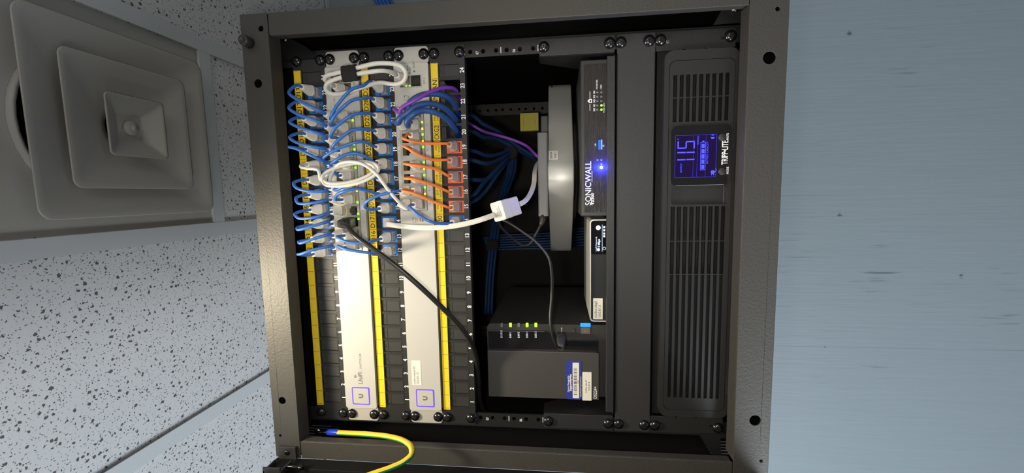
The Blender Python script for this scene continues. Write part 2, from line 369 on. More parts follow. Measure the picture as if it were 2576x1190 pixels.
def dish(h0, z0, h1, z1, name, cap=False, cx=dcx, cy=dcy):
    d = (h0 - h1); pr = [(h0, z0 + .0015), (h0 + .0006, z0), (h0 - .0005, z0 - .0002), (h0 - .12 * d, z0 + .0012), (h0 - .45 * d, z0 + .38 * (z1 - z0)), (h1 + .12 * d, z1 - .12 * (z1 - z0)), (h1, z1)]
    b = tier(pr, cx, cy, name, .14 if cap else -.12)
    if cap:
        b.bm.verts.ensure_lookup_table(); m = len(rr(0, 1, 0, 1, .1, 6)); b.face([b.bm.verts[i] for i in range(len(b.bm.verts) - m, len(b.bm.verts))])
    o = b.build(name, 'diffuser_metal', df); s_ = o.modifiers.new('solid', 'SOLIDIFY'); s_.thickness = .0008; s_.offset = 0
dish(.121, .7870, .060, .806, 'outer_cone'); dish(.0835, .7850, .026, .803, 'middle_cone'); dish(.0400, .7810, .0165, .795, 'inner_cone', True)
b = MB(); b.lathe([(.0105, 0), (.0105, .004), (.0085, .0065), (.0001, .0065)], (dcx, dcy, .795), Matrix.Rotation(math.radians(90), 3, 'X')); b.lathe([(.0045, .0065), (.0045, .009), (.0001, .0092)], (dcx, dcy, .795), Matrix.Rotation(math.radians(90), 3, 'X')); b.build('knob', 'diffuser_metal', df)
# ---- blue cables running down the wall beside the cabinet
for k, (pa, pb) in enumerate((((932, -60), (941, 30)), ((944, -60), (955, 30)), ((957, -60), (969, 30)), ((969, -60), (981, 30)), ((979, -60), (990, 30)))):
    y = .574 if k < 4 else .586
    a = W(945 + 9 * k, 0, y); c = W(957 + 9 * k, 22, y)
    d = c - a; b = MB(); b.tube(catmull([a - d * 5, a - d * 2, a, c, c + d * 4]), .0046)
    tag(b.build('network_cable', 'cable_blue'), 'blue cable on the wall outside the cabinet, ' + ['nearest the ceiling', 'second from the ceiling', 'middle one of five', 'fourth from the ceiling', 'farthest from the ceiling'][k], 'cable', 'blue cables on the wall outside the cabinet')

# ================================================================ CABINET
YF = -.035
cab = thing('rack_cabinet', 'dark grey wall-mounted network rack cabinet with its front open', 'cabinet', (0, .25, -.038))
def hole(px, py, r, y=YF): p = W(px, py, y); return circ(p.x, p.z, r / 1.95e3, 18)[::-1]
# four front frame bars, punched
XO, XI = .279, .255
b = MB(); b.plate([(.2785, .574), (-.2765, .574), (-.279, .571), (-.279, .5395), (.2785, .5395)], [hole(656, 72, 6.5), hole(649, 210, 10), hole(710, 1008, 9.5), hole(705, 1096, 3.5)], YF, YF + .0016); b.box(-.279, .2785, YF + .0016, .0, .572, .574); b.box(-.272, .272, YF + .0016, YF + .022, .5395, .5410)
b.build('front_frame', 'powder_grey', cab, .0011)
b = MB(); b.plate(rect(-.279, .2785, -.0385, .0005), [hole(1936, 145, 12.5), hole(1900, 1058, 12), hole(1957, 22, 4.5), hole(1915, 1160, 3.5)], YF, YF + .0016); b.box(-.279, .2785, YF + .0016, .0, -.0385, -.037); b.box(-.254, .254, YF + .0016, YF + .022, -.0005, .0005)
b.build('front_frame', 'powder_grey', cab, .0011)
for s, n in ((1, 'right'), (-1, 'left')):
    b = MB()
    if s > 0: b.plate([(.2785, .5385), (.2540, .5385), (.2525, .536), (.2515, .001), (.2785, .001)], (), YF, YF + .0016)
    else: b.plate([(-.2555, .5385), (-.279, .5385), (-.279, .001), (-.2555, .001)], (), YF, YF + .0016)
    x = .2525 if s > 0 else -.2555
    b.box(min(x, x + s * .0016), max(x, x + s * .0016), YF + .0014, YF + .0125, .002, .537); b.build('front_frame', 'powder_grey', cab, .0011)
# body panels
DP = .55
b = MB(); b.box(.2760, .2775, YF + .0016, DP, -.03, .571); b.build('side_panel', 'powder_black', cab)
def sidep(v): return V((v.y, v.x, v.z))     # plate() drawn in YZ
vs = []
for z0, z1, rows in ((.535, .566, (.0326, .0262, .0194, .0129, .0068)), (-.0245, .010, (.0358, .0291, .0226, .0163, .0099))):
    for y in rows: vs.append(rect(y - .0009, y + .0009, z0, z1)[::-1])
b = MB(); b.plate(rect(YF + .0016, DP, -.03, .571), vs, -.2755, -.274, T=sidep); b.build('side_panel', 'powder_black', cab)
b = MB(); b.box(-.274, .276, DP - .0015, DP, -.03, .571); b.build('back_panel', 'powder_black', cab)
def vent_panel(z0, z1, name, slots):
    b = MB(); hs = [rect(x0, x1, y0, y1)[::-1] for x0, x1, y0, y1 in slots]
    b.plate(rect(-.274, .276, YF + .002, DP - .0015), hs, z0, z1, T=up); b.build(name, 'powder_black', cab)
# slots: a block of parallel slots near the front left, top and bottom
vent_panel(.5690, .5705, 'top_panel', []); vent_panel(-.0300, -.0285, 'bottom_panel', [])
# rails
def U(n, t=0.5): return (n - 1) * .04445 + .00635 + .03175 * t
def rail(x0, x1, y, z0, z1, name='mounting_rail', front=True):
    xc = .23255 if x0 > 0 else -.23255
    hs = [circ(xc if front else (x0 + x1) / 2, U(n, t), .0027 if front else .0025, 12)[::-1] for n in range(1, 13) for t in (0, .5, 1)]
    b = MB(); b.plate(rect(x0, x1, z0, z1), hs, y, y + .0018, 0)
    xe = x1 if x0 > 0 else x0
    b.box(min(xe, xe + (.0016 if x0 > 0 else -.0016)), max(xe, xe + (.0016 if x0 > 0 else -.0016)), y, y + .035, z0, z1)
    if front:
        for n in range(1, 13):
            b.text('%02d' % n, xc - .0035, U(n, .73) - .0018, .0036, y - .0001, sx=.8, m=1, bold=.02e-3)
            b.box(xc - .0035, xc + .0035, y - .0002, y, (n - 1) * .04445 + .0006 - .0004, (n - 1) * .04445 + .0006 + .0004, 1)
            b.mi = 0
    return b.build(name, ['rail_black', 'ink_white'], cab)
rail(.2262, .2432, 0, -.012, .548); rail(-.2432, -.2262, 0, -.012, .548)
rail(.2116, .2314, .30, -.02, .56, front=False); rail(-.2475, -.2262, .36, -.02, .56, front=False)
# triangular corner brackets
b = MB(); b.plate([(.2660, .5603), (.2638, .5380), (.2490, .5125), (.2377, .4975), (.2345, .4975), (.2345, .5603)], (), -.0045, -.0030); bk = b.build('corner_bracket', 'powder_black', cab); b = MB(); b.lathe([(.004, 0), (.004, .002), (.002, .003)], (.2590, -.0045, .5390)); b.build('screw', 'screw_steel', bk)
p = [W(*q, -.004) for q in ((1758, 1092), (1802, 1160), (1812, 1166), (1862, 1172), (1862, 1092))]
b = MB(); b.plate([(q.x, q.z) for q in p][:], [[(W(x, y, -.004).x, W(x, y, -.004).z) for x, y in ((1812, 1103), (1816, 1146), (1856, 1150), (1856, 1101))]], -.004, -.0025)
bk = b.build('corner_bracket', 'rail_black', cab); q = W(1812, 1154, -.004); b = MB(); b.lathe([(.0042, 0), (.0042, .002), (.002, .0032)], (q.x, -.004, q.z)); b.build('screw', 'screw_metal', bk)
p = [W(*q, -.004) for q in ((1795, 62), (1822, 14), (1885, 5), (1885, 55))]
b = MB(); b.plate([(q.x, q.z) for q in p][:], (), -.0045, -.003); bk = b.build('corner_bracket', 'rail_black', cab); q = W(1848, 23, -.004); b = MB(); b.lathe([(.0042, 0), (.0042, .002), (.002, .0032)], (q.x, -.0045, q.z)); b.build('screw', 'screw_steel', bk)
p = [W(*q, -.004) for q in ((745, 1108), (745, 1070), (800, 1062), (800, 1108))]
hs = [[(W(x + a, y + c, -.004).x, W(x + a, y + c, -.004).z) for a, c in ((-w_, 2), (-w_ + 4, -2), (w_, -2), (w_ - 4, 2))] for x, y, w_ in ((790, 1073, 4), (782, 1078.5, 6), (773, 1085, 8), (767, 1092, 7))]
b = MB(); b.box(-.2545, -.2265, -.003, -.0015, .5435, .552); bk = b.build('corner_bracket', 'powder_black', cab); q = W(783, 1108, -.004); b = MB(); b.lathe([(.0042, 0), (.0042, .002), (.002, .003)], (q.x, -.003, q.z)); b.build('screw', 'screw_metal', bk)
# rubber bumper on the top right of the frame
q = W(628, 108, YF); b = MB(); b.lathe([(.0065, 0), (.0062, .010), (.0052, .012), (.0030, .012), (.0026, .0105), (.0001, .0105)], (q.x, YF, q.z)); b.build('bumper', 'plastic_dark', cab)
# door, swung open towards the viewer on the left
dr = MB(); dr.box(-.3035, -.2788, YF - .020, YF - .0002, -.034, .572, 0)
dr.box(-.3035, -.2825, -.56, YF - .012, .5700, .5715); dr.box(-.3035, -.2825, -.56, YF - .012, -.034, -.0325); dr.box(-.3035, -.302, -.56, YF - .012, -.034, .5715)
dr.box(-.302, -.2815, -.56, -.52, -.034, .5715)
dr.box(-.302, -.2830, YF - .034, YF - .020, -.033, .571); dr.box(-.302, -.2808, YF - .0355, YF - .034, -.033, .571)
door = dr.build('door', 'powder_black', cab, .0006)
b = MB(); b.box(-.301, -.2985, -.52, YF - .06, -.0, .54); b.build('door_glass', 'ups_gloss', door)
# hinge
b = MB(); p = W(722, 1128, YF - .003); b.box(-.279, -.262, YF - .0035, YF, p.z - .012, p.z + .012); b.box(-.2845, -.279, YF - .010, YF - .001, p.z - .013, p.z + .013); b.lathe([(.0036, 0), (.0036, .001), (.0022, .002)], (-.2695, YF - .0035, p.z), m=1)
b.build('hinge', ['plastic_dark', 'screw_metal'], cab, .0005)
hz = p.z
b = MB(); b.box(-.2815, -.2795, YF - .034, YF - .010, hz - .011, hz + .012); b.box(-.2815, -.2700, YF - .034, YF - .032, hz - .011, hz + .012); b.box(-.2815, -.274, YF - .034, YF - .012, hz + .010, hz + .012); b.box(-.2815, -.274, YF - .034, YF - .012, hz - .012, hz - .010)
b.tube([(-.2755, YF - .022, hz - .012), (-.2755, YF - .022, hz - .029)], .0018, m=1); b.lathe([(.003, -.003), (.0038, 0), (.003, .003), (.001, .004)], (-.2755, YF - .022, hz - .031), m=1)
b.build('hinge_pin', ['plastic_dark', 'screw_metal'], cab, .0003)

# ================================================================ RACK SCREWS
def screw_mesh(m):
    b = MB(); b.lathe([(.0066, -.0002), (.0066, .0008), (.0062, .0020), (.0050, .0033), (.0032, .0042), (.0022, .0044)], n=20)
    b.mi = 1; b.box(-.0027, .0027, -.00452, -.0042, -.0005, .0005); b.box(-.0005, .0005, -.00452, -.0042, -.0027, .0027)
    return proto(b, 'screw', [m, 'hole_black'])
SCR = screw_mesh('screw_metal')
def screws(par, n0, n1=None, y=-.002, side=(1, -1)):
    n1 = n1 or n0
    for s in side:
        for z in (U(n0, 0), U(n1, 1)):
            put(SCR, 'screw', (s * .2326, y, z), par, (0, random.uniform(0, 3), 0))
# ================================================================ PATCH PANELS
PX = lambda k: -.2103 + (k - 1) * .01833
def blank_mesh():
    b = MB(); b.box(-.0074, .0074, -.0006, .003, -.0130, .0128, 0); b.box(-.0066, .0066, -.0012, -.0006, -.0120, .0062)
    b.box(-.0066, .0066, -.0010, -.0006, .0072, .0120); b.box(-.0018, .0018, -.0012, -.0009, .0094, .0102, 1)
    b.box(-.0056, .0056, -.0015, -.0012, -.0108, .0052, 0)
    return proto(b, 'blank', ['insert_grey', 'insert_dark'])
def key_mesh(m):
    b = MB(); b.box(-.0074, .0074, .0005, .004, .0070, .0128, 1); b.box(-.0018, .0018, -.0001, .0006, .0094, .0102, 1)
    b.plate(rect(-.0074, .0074, -.0128, .0068), [rect(-.0060, .0060, -.0100, .0010)[::-1]], -.0012, .012, 0); b.box(-.006, .006, .008, .009, -.010, .001, 1)
    return proto(b, 'keystone', [m, 'insert_dark'])
def empty_mesh():
    b = MB(); b.box(-.0068, .0068, .0002, .004, .0070, .0126, 0); b.box(-.0018, .0018, -.0002, .0003, .0094, .0102, 1)
    return proto(b, 'empty', ['insert_grey', 'insert_dark'])
BLK, KB, KO, KE = blank_mesh(), key_mesh('jack_blue'), key_mesh('jack_orange'), empty_mesh()
def patch_panel(n, label, kinds, labels, big=()):
    zt = n * .04445
    t = thing('patch_bay', label, 'patch panel', (0, 0, zt - .0222))
    hs = [rr(PX(k) - .0076, PX(k) + .0076, zt - .0378, zt - .0118, .0008, 1)[::-1] for k in range(1, 25)]
    b = MB(); b.plate(rr(-.2413, .2413, zt - .0440, zt - .0004, .001, 2), hs, -.002, .0, 0); b.box(-.2255, .2255, 0, .010, zt - .0440, zt - .0425)
    for k in range(24): # small raised ribs between openings
        x = PX(k + 1) - .00916; b.box(x - .0003, x + .0003, -.0026, -.002, zt - .0375, zt - .0125)
    b.build('panel', 'panel_black', t)
    b = MB()
    for k in range(1, 25): b.text(str(k), PX(k), zt - .0430, .0054, -.0021, 'CENTER', .85, 0, bold=.18e-3)
    b.build('number_print', 'ink_white', t)
    b = MB(); b.box(-.2215, .2210, -.0034, -.0021, zt - .0108, zt - .0020, 0)
    for k in range(0, 25): x = PX(1) + (k - .5) * .01833; b.box(x - .00018, x + .00018, -.0036, -.0034, zt - .0100, zt - .0028, 1)
    for k, s in labels.items():
        l = s.split('/')
        if len(l) == 1:
            h = .0062; b.text(s, PX(k), zt - .0094, h, -.00345, 'CENTER', min(1, .0165 / (len(s) * h * .86)), 1, bold=.03e-3)
        else:
            for i, q in enumerate(l): b.text(q, PX(k), zt - .0060 - .0040 * i, .0027, -.00345, 'CENTER', min(1, .0160 / (len(q) * .0027 * .88)), 1)
    b.build('label_strip', ['label_yellow', 'ink_black'], t, )
    for k in range(1, 25):
        kd = kinds.get(k, 'x'); me = {'x': BLK, 'b': KB, 'o': KO, 'e': KE}[kd]; nm = {'x': 'blank_insert', 'b': 'keystone_jack', 'o': 'keystone_jack', 'e': 'jack_opening'}[kd]
        o = put(me, nm, (PX(k), 0, zt - .0248), t)
        if kd == 'b': o['label'] = 'blue jack'
        if kd == 'o': o['label'] = 'orange jack'
    screws(t, n); return t
patch_panel(12, 'black patch panel with yellow strip, nearest the ceiling of the three', {k: 'b' for k in range(12, 24)},
            {12: 'D2', 13: 'D3', 14: 'D4', 15: 'D5', 16: 'D6', 17: 'D7', 18: 'D8', 19: 'D9', 20: 'D10', 21: 'D11', 22: 'D12', 23: 'D13'})
patch_panel(10, 'black patch panel with yellow strip between the two silver switches', {k: 'b' for k in range(12, 24)},
            {12: 'D15', 13: 'D16', 14: 'D17', 15: 'D20', 16: 'D21', 17: 'D22', 18: 'D24', 19: 'D25', 20: 'D26', 21: 'D27', 22: 'D28', 23: 'D29'})
patch_panel(8, 'black patch panel with the orange jacks, beside the open bay', {14: 'b', 15: 'o', 16: 'o', 17: 'o', 18: 'o', 19: 'o', 20: 'e', 21: 'e', 22: 'e', 23: 'e'},
            {14: 'D30', 15: 'D4/WAP01', 16: 'D10/WAP04', 17: 'D18/WAP03', 18: 'D1/WAP02', 19: 'D23/WAP01', 20: 'CKG2', 21: 'MAC/MINI', 22: 'MAN', 23: 'LAN'})
# ================================================================ SWITCHES
FY = -.0065
XS2 = [.1603, .1466, .1318, .1166, .0980, .0823, .0671, .0504]
def port_block(t, x0, x1, z0, z1, nc, leds, plugs_lab='port_block'):
    pw = (x1 - x0) / nc; hs = []; XS = XS2 if nc == 8 else [x1 - pw * (c + .5) for c in range(nc)]
    zm = (z0 + z1) / 2
    for c in range(nc):
        xc = XS[c]
        for s in (1, -1):
            zc = zm + s * .0073
            hs.append(([(xc + .0058, zc + s * .0052), (xc - .0058, zc + s * .0052), (xc - .0058, zc - s * .0030), (xc - .0030, zc - s * .0030), (xc - .0030, zc - s * .0048), (xc + .0030, zc - s * .0048), (xc + .0030, zc - s * .0030), (xc + .0058, zc - s * .0030)]))
    b = MB(); b.plate(rect(x0, x1, z0, z1), hs, FY - .0010, .008, 0); b.box(x0 + .0005, x1 - .0005, .0075, .0080, z0 + .0005, z1 - .0005, 1)
    for c in range(nc):
        xc = XS[c]; b.mi = 2
        for s in (1, -1):
            for k in range(8): b.box(xc - .0036 + k * .00102, xc - .0032 + k * .00102, .001, .006, zm + s * .0073 + s * .0040, zm + s * .0073 + s * .0044)
    o = b.build(plugs_lab, ['port_silver', 'hole_black', 'gold_pin'], t)
    for c, s, side, m in leds:
        xc = XS[c] + side * .0040; zc = z0 + .0019 if s < 0 else z1 - .0019
        b = MB(); b.box(xc - .0013, xc + .0013, FY - .0017, FY - .0010, zc - .0011, zc + .0011); l = b.build('status_light', m, o); l['label'] = 'lit green light' if 'green' in m else 'lit amber light'
    return o
def ear(t, s, zt, xi=.2215):
    b = MB(); z0, z1 = zt - .0438, zt - .0006
    out = rr(xi, .2420, z0, z1, .004, 4) if s > 0 else rr(-.2420, -xi, z0, z1, .004, 4)
    xc = s * .2326
    b.plate(out, [rr(xc - .0060, xc + .0060, z, z + .0072, .0034, 4)[::-1] for z in (zt - .0416, zt - .0099)], -.0021, -.0003, 0)
    xa = s * xi; b.box(min(xa, xa + s * .0012), max(xa, xa + s * .0012), -.0062, -.0003, z0 + .001, z1 - .001)
    b.build('rack_ear', 'silver_ear', t, .0004)
def switch(n, label, x0, x1, nc, leds, sfp):
    zt = n * .04445; z0, z1 = zt - .0440, zt - .0008
    t = thing('network_switch', label, 'network switch', (0, 0, zt - .0222))
    zb0, zb1 = zt - .0362, zt - .0052
    hs = [rect(x0 - .0004, x1 + .0004, zb0 - .0004, zb1 + .0004)[::-1]]
    for a, c, z_0, z_1 in sfp: hs.append(rect(a, c, z_0, z_1)[::-1])
    b = MB(); b.plate(rr(-.2212, .2212, z0, z1, .0012, 2), hs, FY, FY + .0016); b.box(-.2205, .2205, FY + .0016, .012, z1 - .0015, z1); b.box(-.2205, .2205, FY + .0016, .012, z0, z0 + .0015)
    b.build('faceplate', 'silver_paint', t)
    b = MB(); b.box(-.219, .219, .012, .21, z0 + .001, z1 - .001); b.build('housing', 'silver_paint', t, .001)
    port_block(t, x0, x1, zb0, zb1, nc, leds)
    lc = (-.2050, zt - .0235 + .0008); h = .0122
    b = MB(); b.plate(rr(lc[0] - h, lc[0] + h, lc[1] - h, lc[1] + h, .002), [rr(lc[0] - h + .0013, lc[0] + h - .0013, lc[1] - h + .0013, lc[1] + h - .0013, .0012)[::-1]], FY - .0004, FY, 0); ring = b.build('light_ring', 'ring_blue', t); ring['label'] = 'glowing blue square ring'
    b = MB(); b.plate(rr(lc[0] - h + .0014, lc[0] + h - .0014, lc[1] - h + .0014, lc[1] + h - .0014, .0012), (), FY - .0003, FY, 0)
    x, z = lc; o2 = [(x - .0030, z + .003), (x - .0030, z - .0005)] + [(x - .0030 * math.cos(a * math.pi / 8), z - .0005 - .0030 * math.sin(a * math.pi / 8)) for a in range(1, 8)] + [(x + .003, z - .0005), (x + .003, z + .003), (x + .0012, z + .003), (x + .0012, z - .0005)] + [(x + .0012 * math.cos(a * math.pi / 6), z - .0005 - .0012 * math.sin(a * math.pi / 6)) for a in range(1, 6)] + [(x - .0012, z - .0005), (x - .0012, z + .003)]
    b.plate(o2, (), FY - .0005, FY - .0003, 1); b.build('touch_display', ['silver_paint', 'ink_grey'], t)
    ear(t, 1, zt); ear(t, -1, zt); screws(t, n, y=-.0022)
    return t
LG, LA = 'led_green', 'led_amber'
S1 = (-.0075, .1675); S2 = (.0425, .1685)
z11, z9 = 11 * .04445, 9 * .04445
sw1 = switch(11, 'silver network switch nearer the ceiling, its ports full of blue cables', S1[0], S1[1], 12,
             [(0, -1, -1, LG), (2, -1, -1, LG), (3, -1, 1, LG), (4, -1, -1, LG), (6, -1, -1, LA), (6, -1, 1, LG), (7, -1, -1, LG), (8, 1, 1, LG), (8, -1, -1, LG), (9, 1, -1, LG), (9, -1, 1, LG), (10, 1, 1, LG)],
             [(.188, .216, z11 - .034, z11 - .008)])
sw2 = switch(9, 'silver network switch nearer the open bay, orange cables in its ports', S2[0], S2[1], 8,
             [(1, -1, 1, LG), (1, -1, -1, LA), (2, -1, 1, LG), (2, -1, -1, LA), (3, -1, 1, LG), (4, -1, 1, LG), (4, -1, -1, LA), (5, -1, 1, LG), (6, -1, 1, LG), (6, -1, -1, LA), (7, 1, 1, LG), (7, 1, -1, LG)],
             [(.1925, .2075, z9 - .0355, z9 - .0080)])
# SFP cages
b = MB(); b.box(.188, .216, .004, .02, z11 - .034, z11 - .008, 1); b.box(.2015, .2025, FY - .001, .004, z11 - .034, z11 - .008, 0); b.box(.188, .216, FY - .001, .004, z11 - .0214, z11 - .0206, 0)
for q in (.1885, .2155): b.box(q - .0005, q + .0005, FY - .001, .004, z11 - .034, z11 - .008, 0)
b.build('fibre_cage', ['port_silver', 'plastic_grey'], sw1)
b = MB(); b.plate(rect(.1925, .2075, z9 - .0355, z9 - .0080), [rect(.1935, .2065, z9 - .0345, z9 - .0222)[::-1], rect(.1935, .2065, z9 - .0212, z9 - .0090)[::-1]], FY - .0012, .01, 0)
b.box(.1935, .2065, -.004, .004, z9 - .0345, z9 - .0222, 1); b.box(.196, .204, -.0055, -.004, z9 - .033, z9 - .0235, 1); b.build('fibre_cage', ['port_silver', 'insert_dark'], sw2)
for zz in (z9 - .0208, z9 - .0165):
    b = MB(); b.box(.1938, .1952, FY - .0018, FY - .0012, zz - .001, zz + .001); b.build('status_light', LG, sw2)['label'] = 'lit green light'
# prints on the switches
b = MB(); b.text('UniFi', -.1892, z11 - .0262, .0062, FY - .0001, sx=.95, bold=.15e-3, shear=.2); b.text('|  SWITCH 24', -.1705, z11 - .0262, .0030, FY - .0001)
for k in range(3):
    r = .0018 + .0013 * k; b.tube([(-.1785 + r * math.cos(a), FY - .0002, z11 - .0195 + r * math.sin(a)) for a in [math.radians(40 + 10 * i) for i in range(8)]], .00022, 4)
b.build('lettering', 'ink_grey', sw1); b = MB()
for c in range(12): b.text(str(24 - 2 * c), S1[1] - .0146 * (c + .5), z11 - .0412, .0020, FY - .0001, 'CENTER')
b.build('port_lettering', 'ink_grey', sw1); b = MB(); b.text('LINK   SPD', .172, z11 - .012, .0020, FY - .0001); b.text('SFP 2', .199, z11 - .0395, .0022, FY - .0001); b.build('lettering', 'ink_grey', sw1)
b = MB(); b.text('RESET', .2150, z9 - .0285 + .001, .0022, FY - .0001); b.plate(circ(.2130 - .0015, z9 - .0268, .0012), (), FY - .0002, FY); b.text('SFP 2', .196, z9 - .0400, .0024, FY - .0001)
for x, z in ((.2085, z9 - .0185), (.2085, z9 - .021)): b.plate([(x, z), (x + .0022, z + .0009), (x + .0022, z - .0009)], (), FY - .0002, FY)
b.text('10/100', .212, z9 - .0195, .0018, FY - .0001); b.text('1000', .212, z9 - .0225, .0018, FY - .0001)
b.build('lettering', 'ink_grey', sw2); b = MB()
for c in range(8):
    b.text(str(16 - 2 * c), XS2[c], z9 - .0405, .0021, FY - .0001, 'CENTER'); b.text(str(15 - 2 * c), XS2[c], z9 - .0042, .0021, FY - .0001, 'CENTER')
b.build('port_lettering', 'ink_grey', sw2); b = MB()
for x, z in ((.1775, z9 - .0125), (.0275, z9 - .0165)):
    b.plate(rect(x, x + .0062, z - .0040, z), [rect(x + .0003, x + .0059, z - .0037, z - .0003)[::-1]], FY - .0002, FY); b.box(x + .0038, x + .0055, FY - .0002, FY, z - .0012, z); b.text('LINK', x, z - .0068, .0020, FY - .0001)
for k, s in enumerate(('SPEED', 'PoE', 'PoE+')): b.text(s, .034, z9 - .0245 - .0030 * k, .0019, FY - .0001)
b.build('lettering', 'ink_grey', sw2)
b = MB(); b.box(.0285, .0325, FY - .0002, FY, z9 - .0275, z9 - .0255, 0); b.box(.0285, .0325, FY - .0002, FY, z9 - .0306, z9 - .0285, 1); b.build('colour_key', ['jack_orange', 'cable_green'], sw2)
# paper tape on the lower switch
p0, p1 = W(1037, 968, FY), W(1058, 907, FY)
b = MB(); b.box(p0.x, p1.x, FY - .00025, FY, p1.z, p0.z, 0); b.text('molho-swpoe-02', p0.x + .0008, p0.z - .0048, .0028, FY - .0003, sx=.93, m=1); b.text('10.0.81.12', p0.x + .0008, p0.z - .0092, .0028, FY - .0003, sx=1.05, m=1)
tp = b.build('tape_label', ['plastic_white', 'ink_grey'], sw2); tp['label'] = 'clear printed tape'

# ================================================================ CABLES
def plug_mesh(boot=True, col='plug_clear', bc='boot_clear', L=1.0):
    b = MB(); b.loft([(0.004, 0, 0, .0058, .0040), (-.0105 * L, 0, 0, .0058, .0040)], 0, .25, 16, False)
    b.mi = 2
    for k in range(8): b.box(-.0037 + k * .00102, -.0033 + k * .00102, -.004, .002, -.0041, -.0039)
    b.mi = 1
    y0 = -.0095 * L; secs = [(y0, 0, 0, .0066, .0050), (y0 - .004 * L, 0, 0, .0066, .0052)]
    y = y0 - .004 * L
    for k in range(7):
        f = k / 6; wd = .0064 - .0030 * f ** 1.1; hh = .0050 - .0019 * f
        y -= .0014 * L; secs += [(y, 0, 0, wd, hh)]; y -= .0011 * L; secs += [(y, 0, 0, wd * .86, hh * .88)]
    b.loft(secs, 1, .55, 16)
    b.loft([(.002, 0, .0052, .0030, .0007), (-.012 * L, 0, .0066, .0028, .0009), (-.016 * L, 0, .0056, .0026, .0006)], 0, .4, 8)
    return proto(b, 'plug', [col, bc, 'gold_pin'])
PLUG = plug_mesh(); PLUGS = plug_mesh(L=.88)
mat('boot_warm', (0.72, 0.50, 0.42), 0.18, Alpha=0.68, IOR=1.55, bump=(300, 0.8))
PLUGO = plug_mesh(bc='boot_warm')
TIP = -.034
def rowz(n, top): zt = n * .04445; zm = zt - .0207; return zm + (.0073 if top else -.0073)
def port(n, c, top):
    x0, x1, nc = (S1[0], S1[1], 12) if n == 11 else (S2[0], S2[1], 8)
    return V((XS2[c] if n == 9 else x1 - (x1 - x0) / nc * (c + .5), FY, rowz(n, top)))
def jack(n, k): return V((PX(k), -.0012, n * .04445 - .0248 - .0045))
def cable(label, m, r, a, mids, c, group=None, pa=PLUG, pc=PLUGS, name='patch_cable', jacket=None):
    """a, c: plug seats (Vector) or None; mids: (px, py, y)"""
    base = a if a is not None else c
    t = thing(name, label, 'cable', base, group)
    P = []
    if a is not None: P += [a + V((0, TIP * 1.0 + .004, 0)), a + V((0, TIP - .006, 0))]
    P += [W(*q) for q in mids]
    if c is not None: P += [c + V((0, TIP * .88 - .006, 0)), c + V((0, TIP * .88 + .004, 0))]
    b = MB(); b.tube(catmull(P, 7), r, 10); b.build('cord', m, t)
    if a is not None: put(pa, 'plug', a, t)
    if c is not None: put(pc, 'plug', c, t, (0, math.pi, 0) if False else None)
    return t
CB = 'cable_blue'
GA = 'blue patch cables of the patch panel nearest the ceiling'
A = [(23, 0, [(727, 233, -.058), (742, 247, -.064), (785, 270, -.068), (815, 284, -.060)]),
     (22, 1, [(727, 271, -.058), (745, 285, -.064), (790, 302, -.068), (818, 314, -.060)]),
     (21, 2, [(729, 306, -.058), (748, 319, -.064), (795, 334, -.068), (820, 345, -.060)]),
     (20, 3, [(729, 345, -.058), (745, 358, -.064), (790, 370, -.068), (818, 374, -.060)]),
     (19, 4, [(728, 370, -.062), (745, 374, -.068), (785, 392, -.070), (812, 405, -.062)]),
     (17, 6, [(739, 460, -.058), (745, 472, -.062), (785, 482, -.064), (820, 480, -.058)]),
     (16, 7, [(745, 498, -.058), (750, 511, -.062), (790, 510, -.064), (820, 504, -.058)]),
     (15, 8, [(742, 538, -.058), (752, 549, -.062), (795, 546, -.064), (825, 536, -.056)]),
     (14, 9, [(748, 573, -.060), (750, 578, -.064), (790, 568, -.064), (825, 558, -.056)]),
     (13, 10, [(752, 608, -.060), (755, 612, -.064), (795, 599, -.064), (830, 590, -.056)]),
     (12, 11, [(750, 640, -.060), (757, 639, -.066), (790, 628, -.066), (835, 619, -.056)])]
for k, c, mids in A: cable('blue patch cable looping from jack %d of the patch panel nearest the ceiling' % k, CB, .00178, jack(12, k), mids, port(11, c, True), GA)
GB = 'blue patch cables of the panel between the switches'
B = [(23, 0, [(915, 215, -.054), (885, 225, -.062), (858, 252, -.066), (836, 285, -.064), (832, 300, -.054)]),
     (22, 1, [(915, 247, -.054), (885, 253, -.062), (860, 272, -.066), (838, 297, -.064), (832, 316, -.054)]),
     (21, 2, [(915, 285, -.054), (890, 288, -.062), (862, 305, -.066), (838, 328, -.064), (834, 345, -.054)]),
     (20, 3, [(915, 325, -.054), (885, 328, -.062), (858, 346, -.066), (836, 370, -.062)]),
     (19, 4, [(925, 360, -.054), (905, 357, -.062), (870, 366, -.068), (830, 385, -.068), (812, 400, -.062), (820, 408, -.052)]),
     (18, 5, [(925, 397, -.052), (895, 386, -.058), (868, 390, -.062), (845, 403, -.062), (832, 416, -.054)]),
     (17, 6, [(925, 448, -.050), (895, 458, -.056), (865, 470, -.060), (842, 478, -.054)]),
     (16, 7, [(925, 480, -.050), (900, 475, -.058), (870, 480, -.062), (848, 490, -.058), (844, 502, -.050)]),
     (13, 10, [(940, 606, -.054), (915, 611, -.060), (875, 609, -.062), (848, 597, -.058)]),
     (12, 11, [(935, 637, -.052), (905, 633, -.058), (870, 627, -.060), (850, 619, -.056)])]
for k, c, mids in B: cable('blue patch cable arching from jack %d of the panel between the silver switches' % k, CB, .00178, jack(10, k), mids, port(11, c, False), GB)
cable('blue patch cable curving from jack 15 between the switches to the orange-cabled switch', CB, .00178, jack(10, 15), [(930, 527, -.050), (917, 520, -.058), (922, 508, -.064), (945, 495, -.066), (985, 483, -.062), (1005, 480, -.056)], port(9, 6, True))
GO = 'orange patch cables'
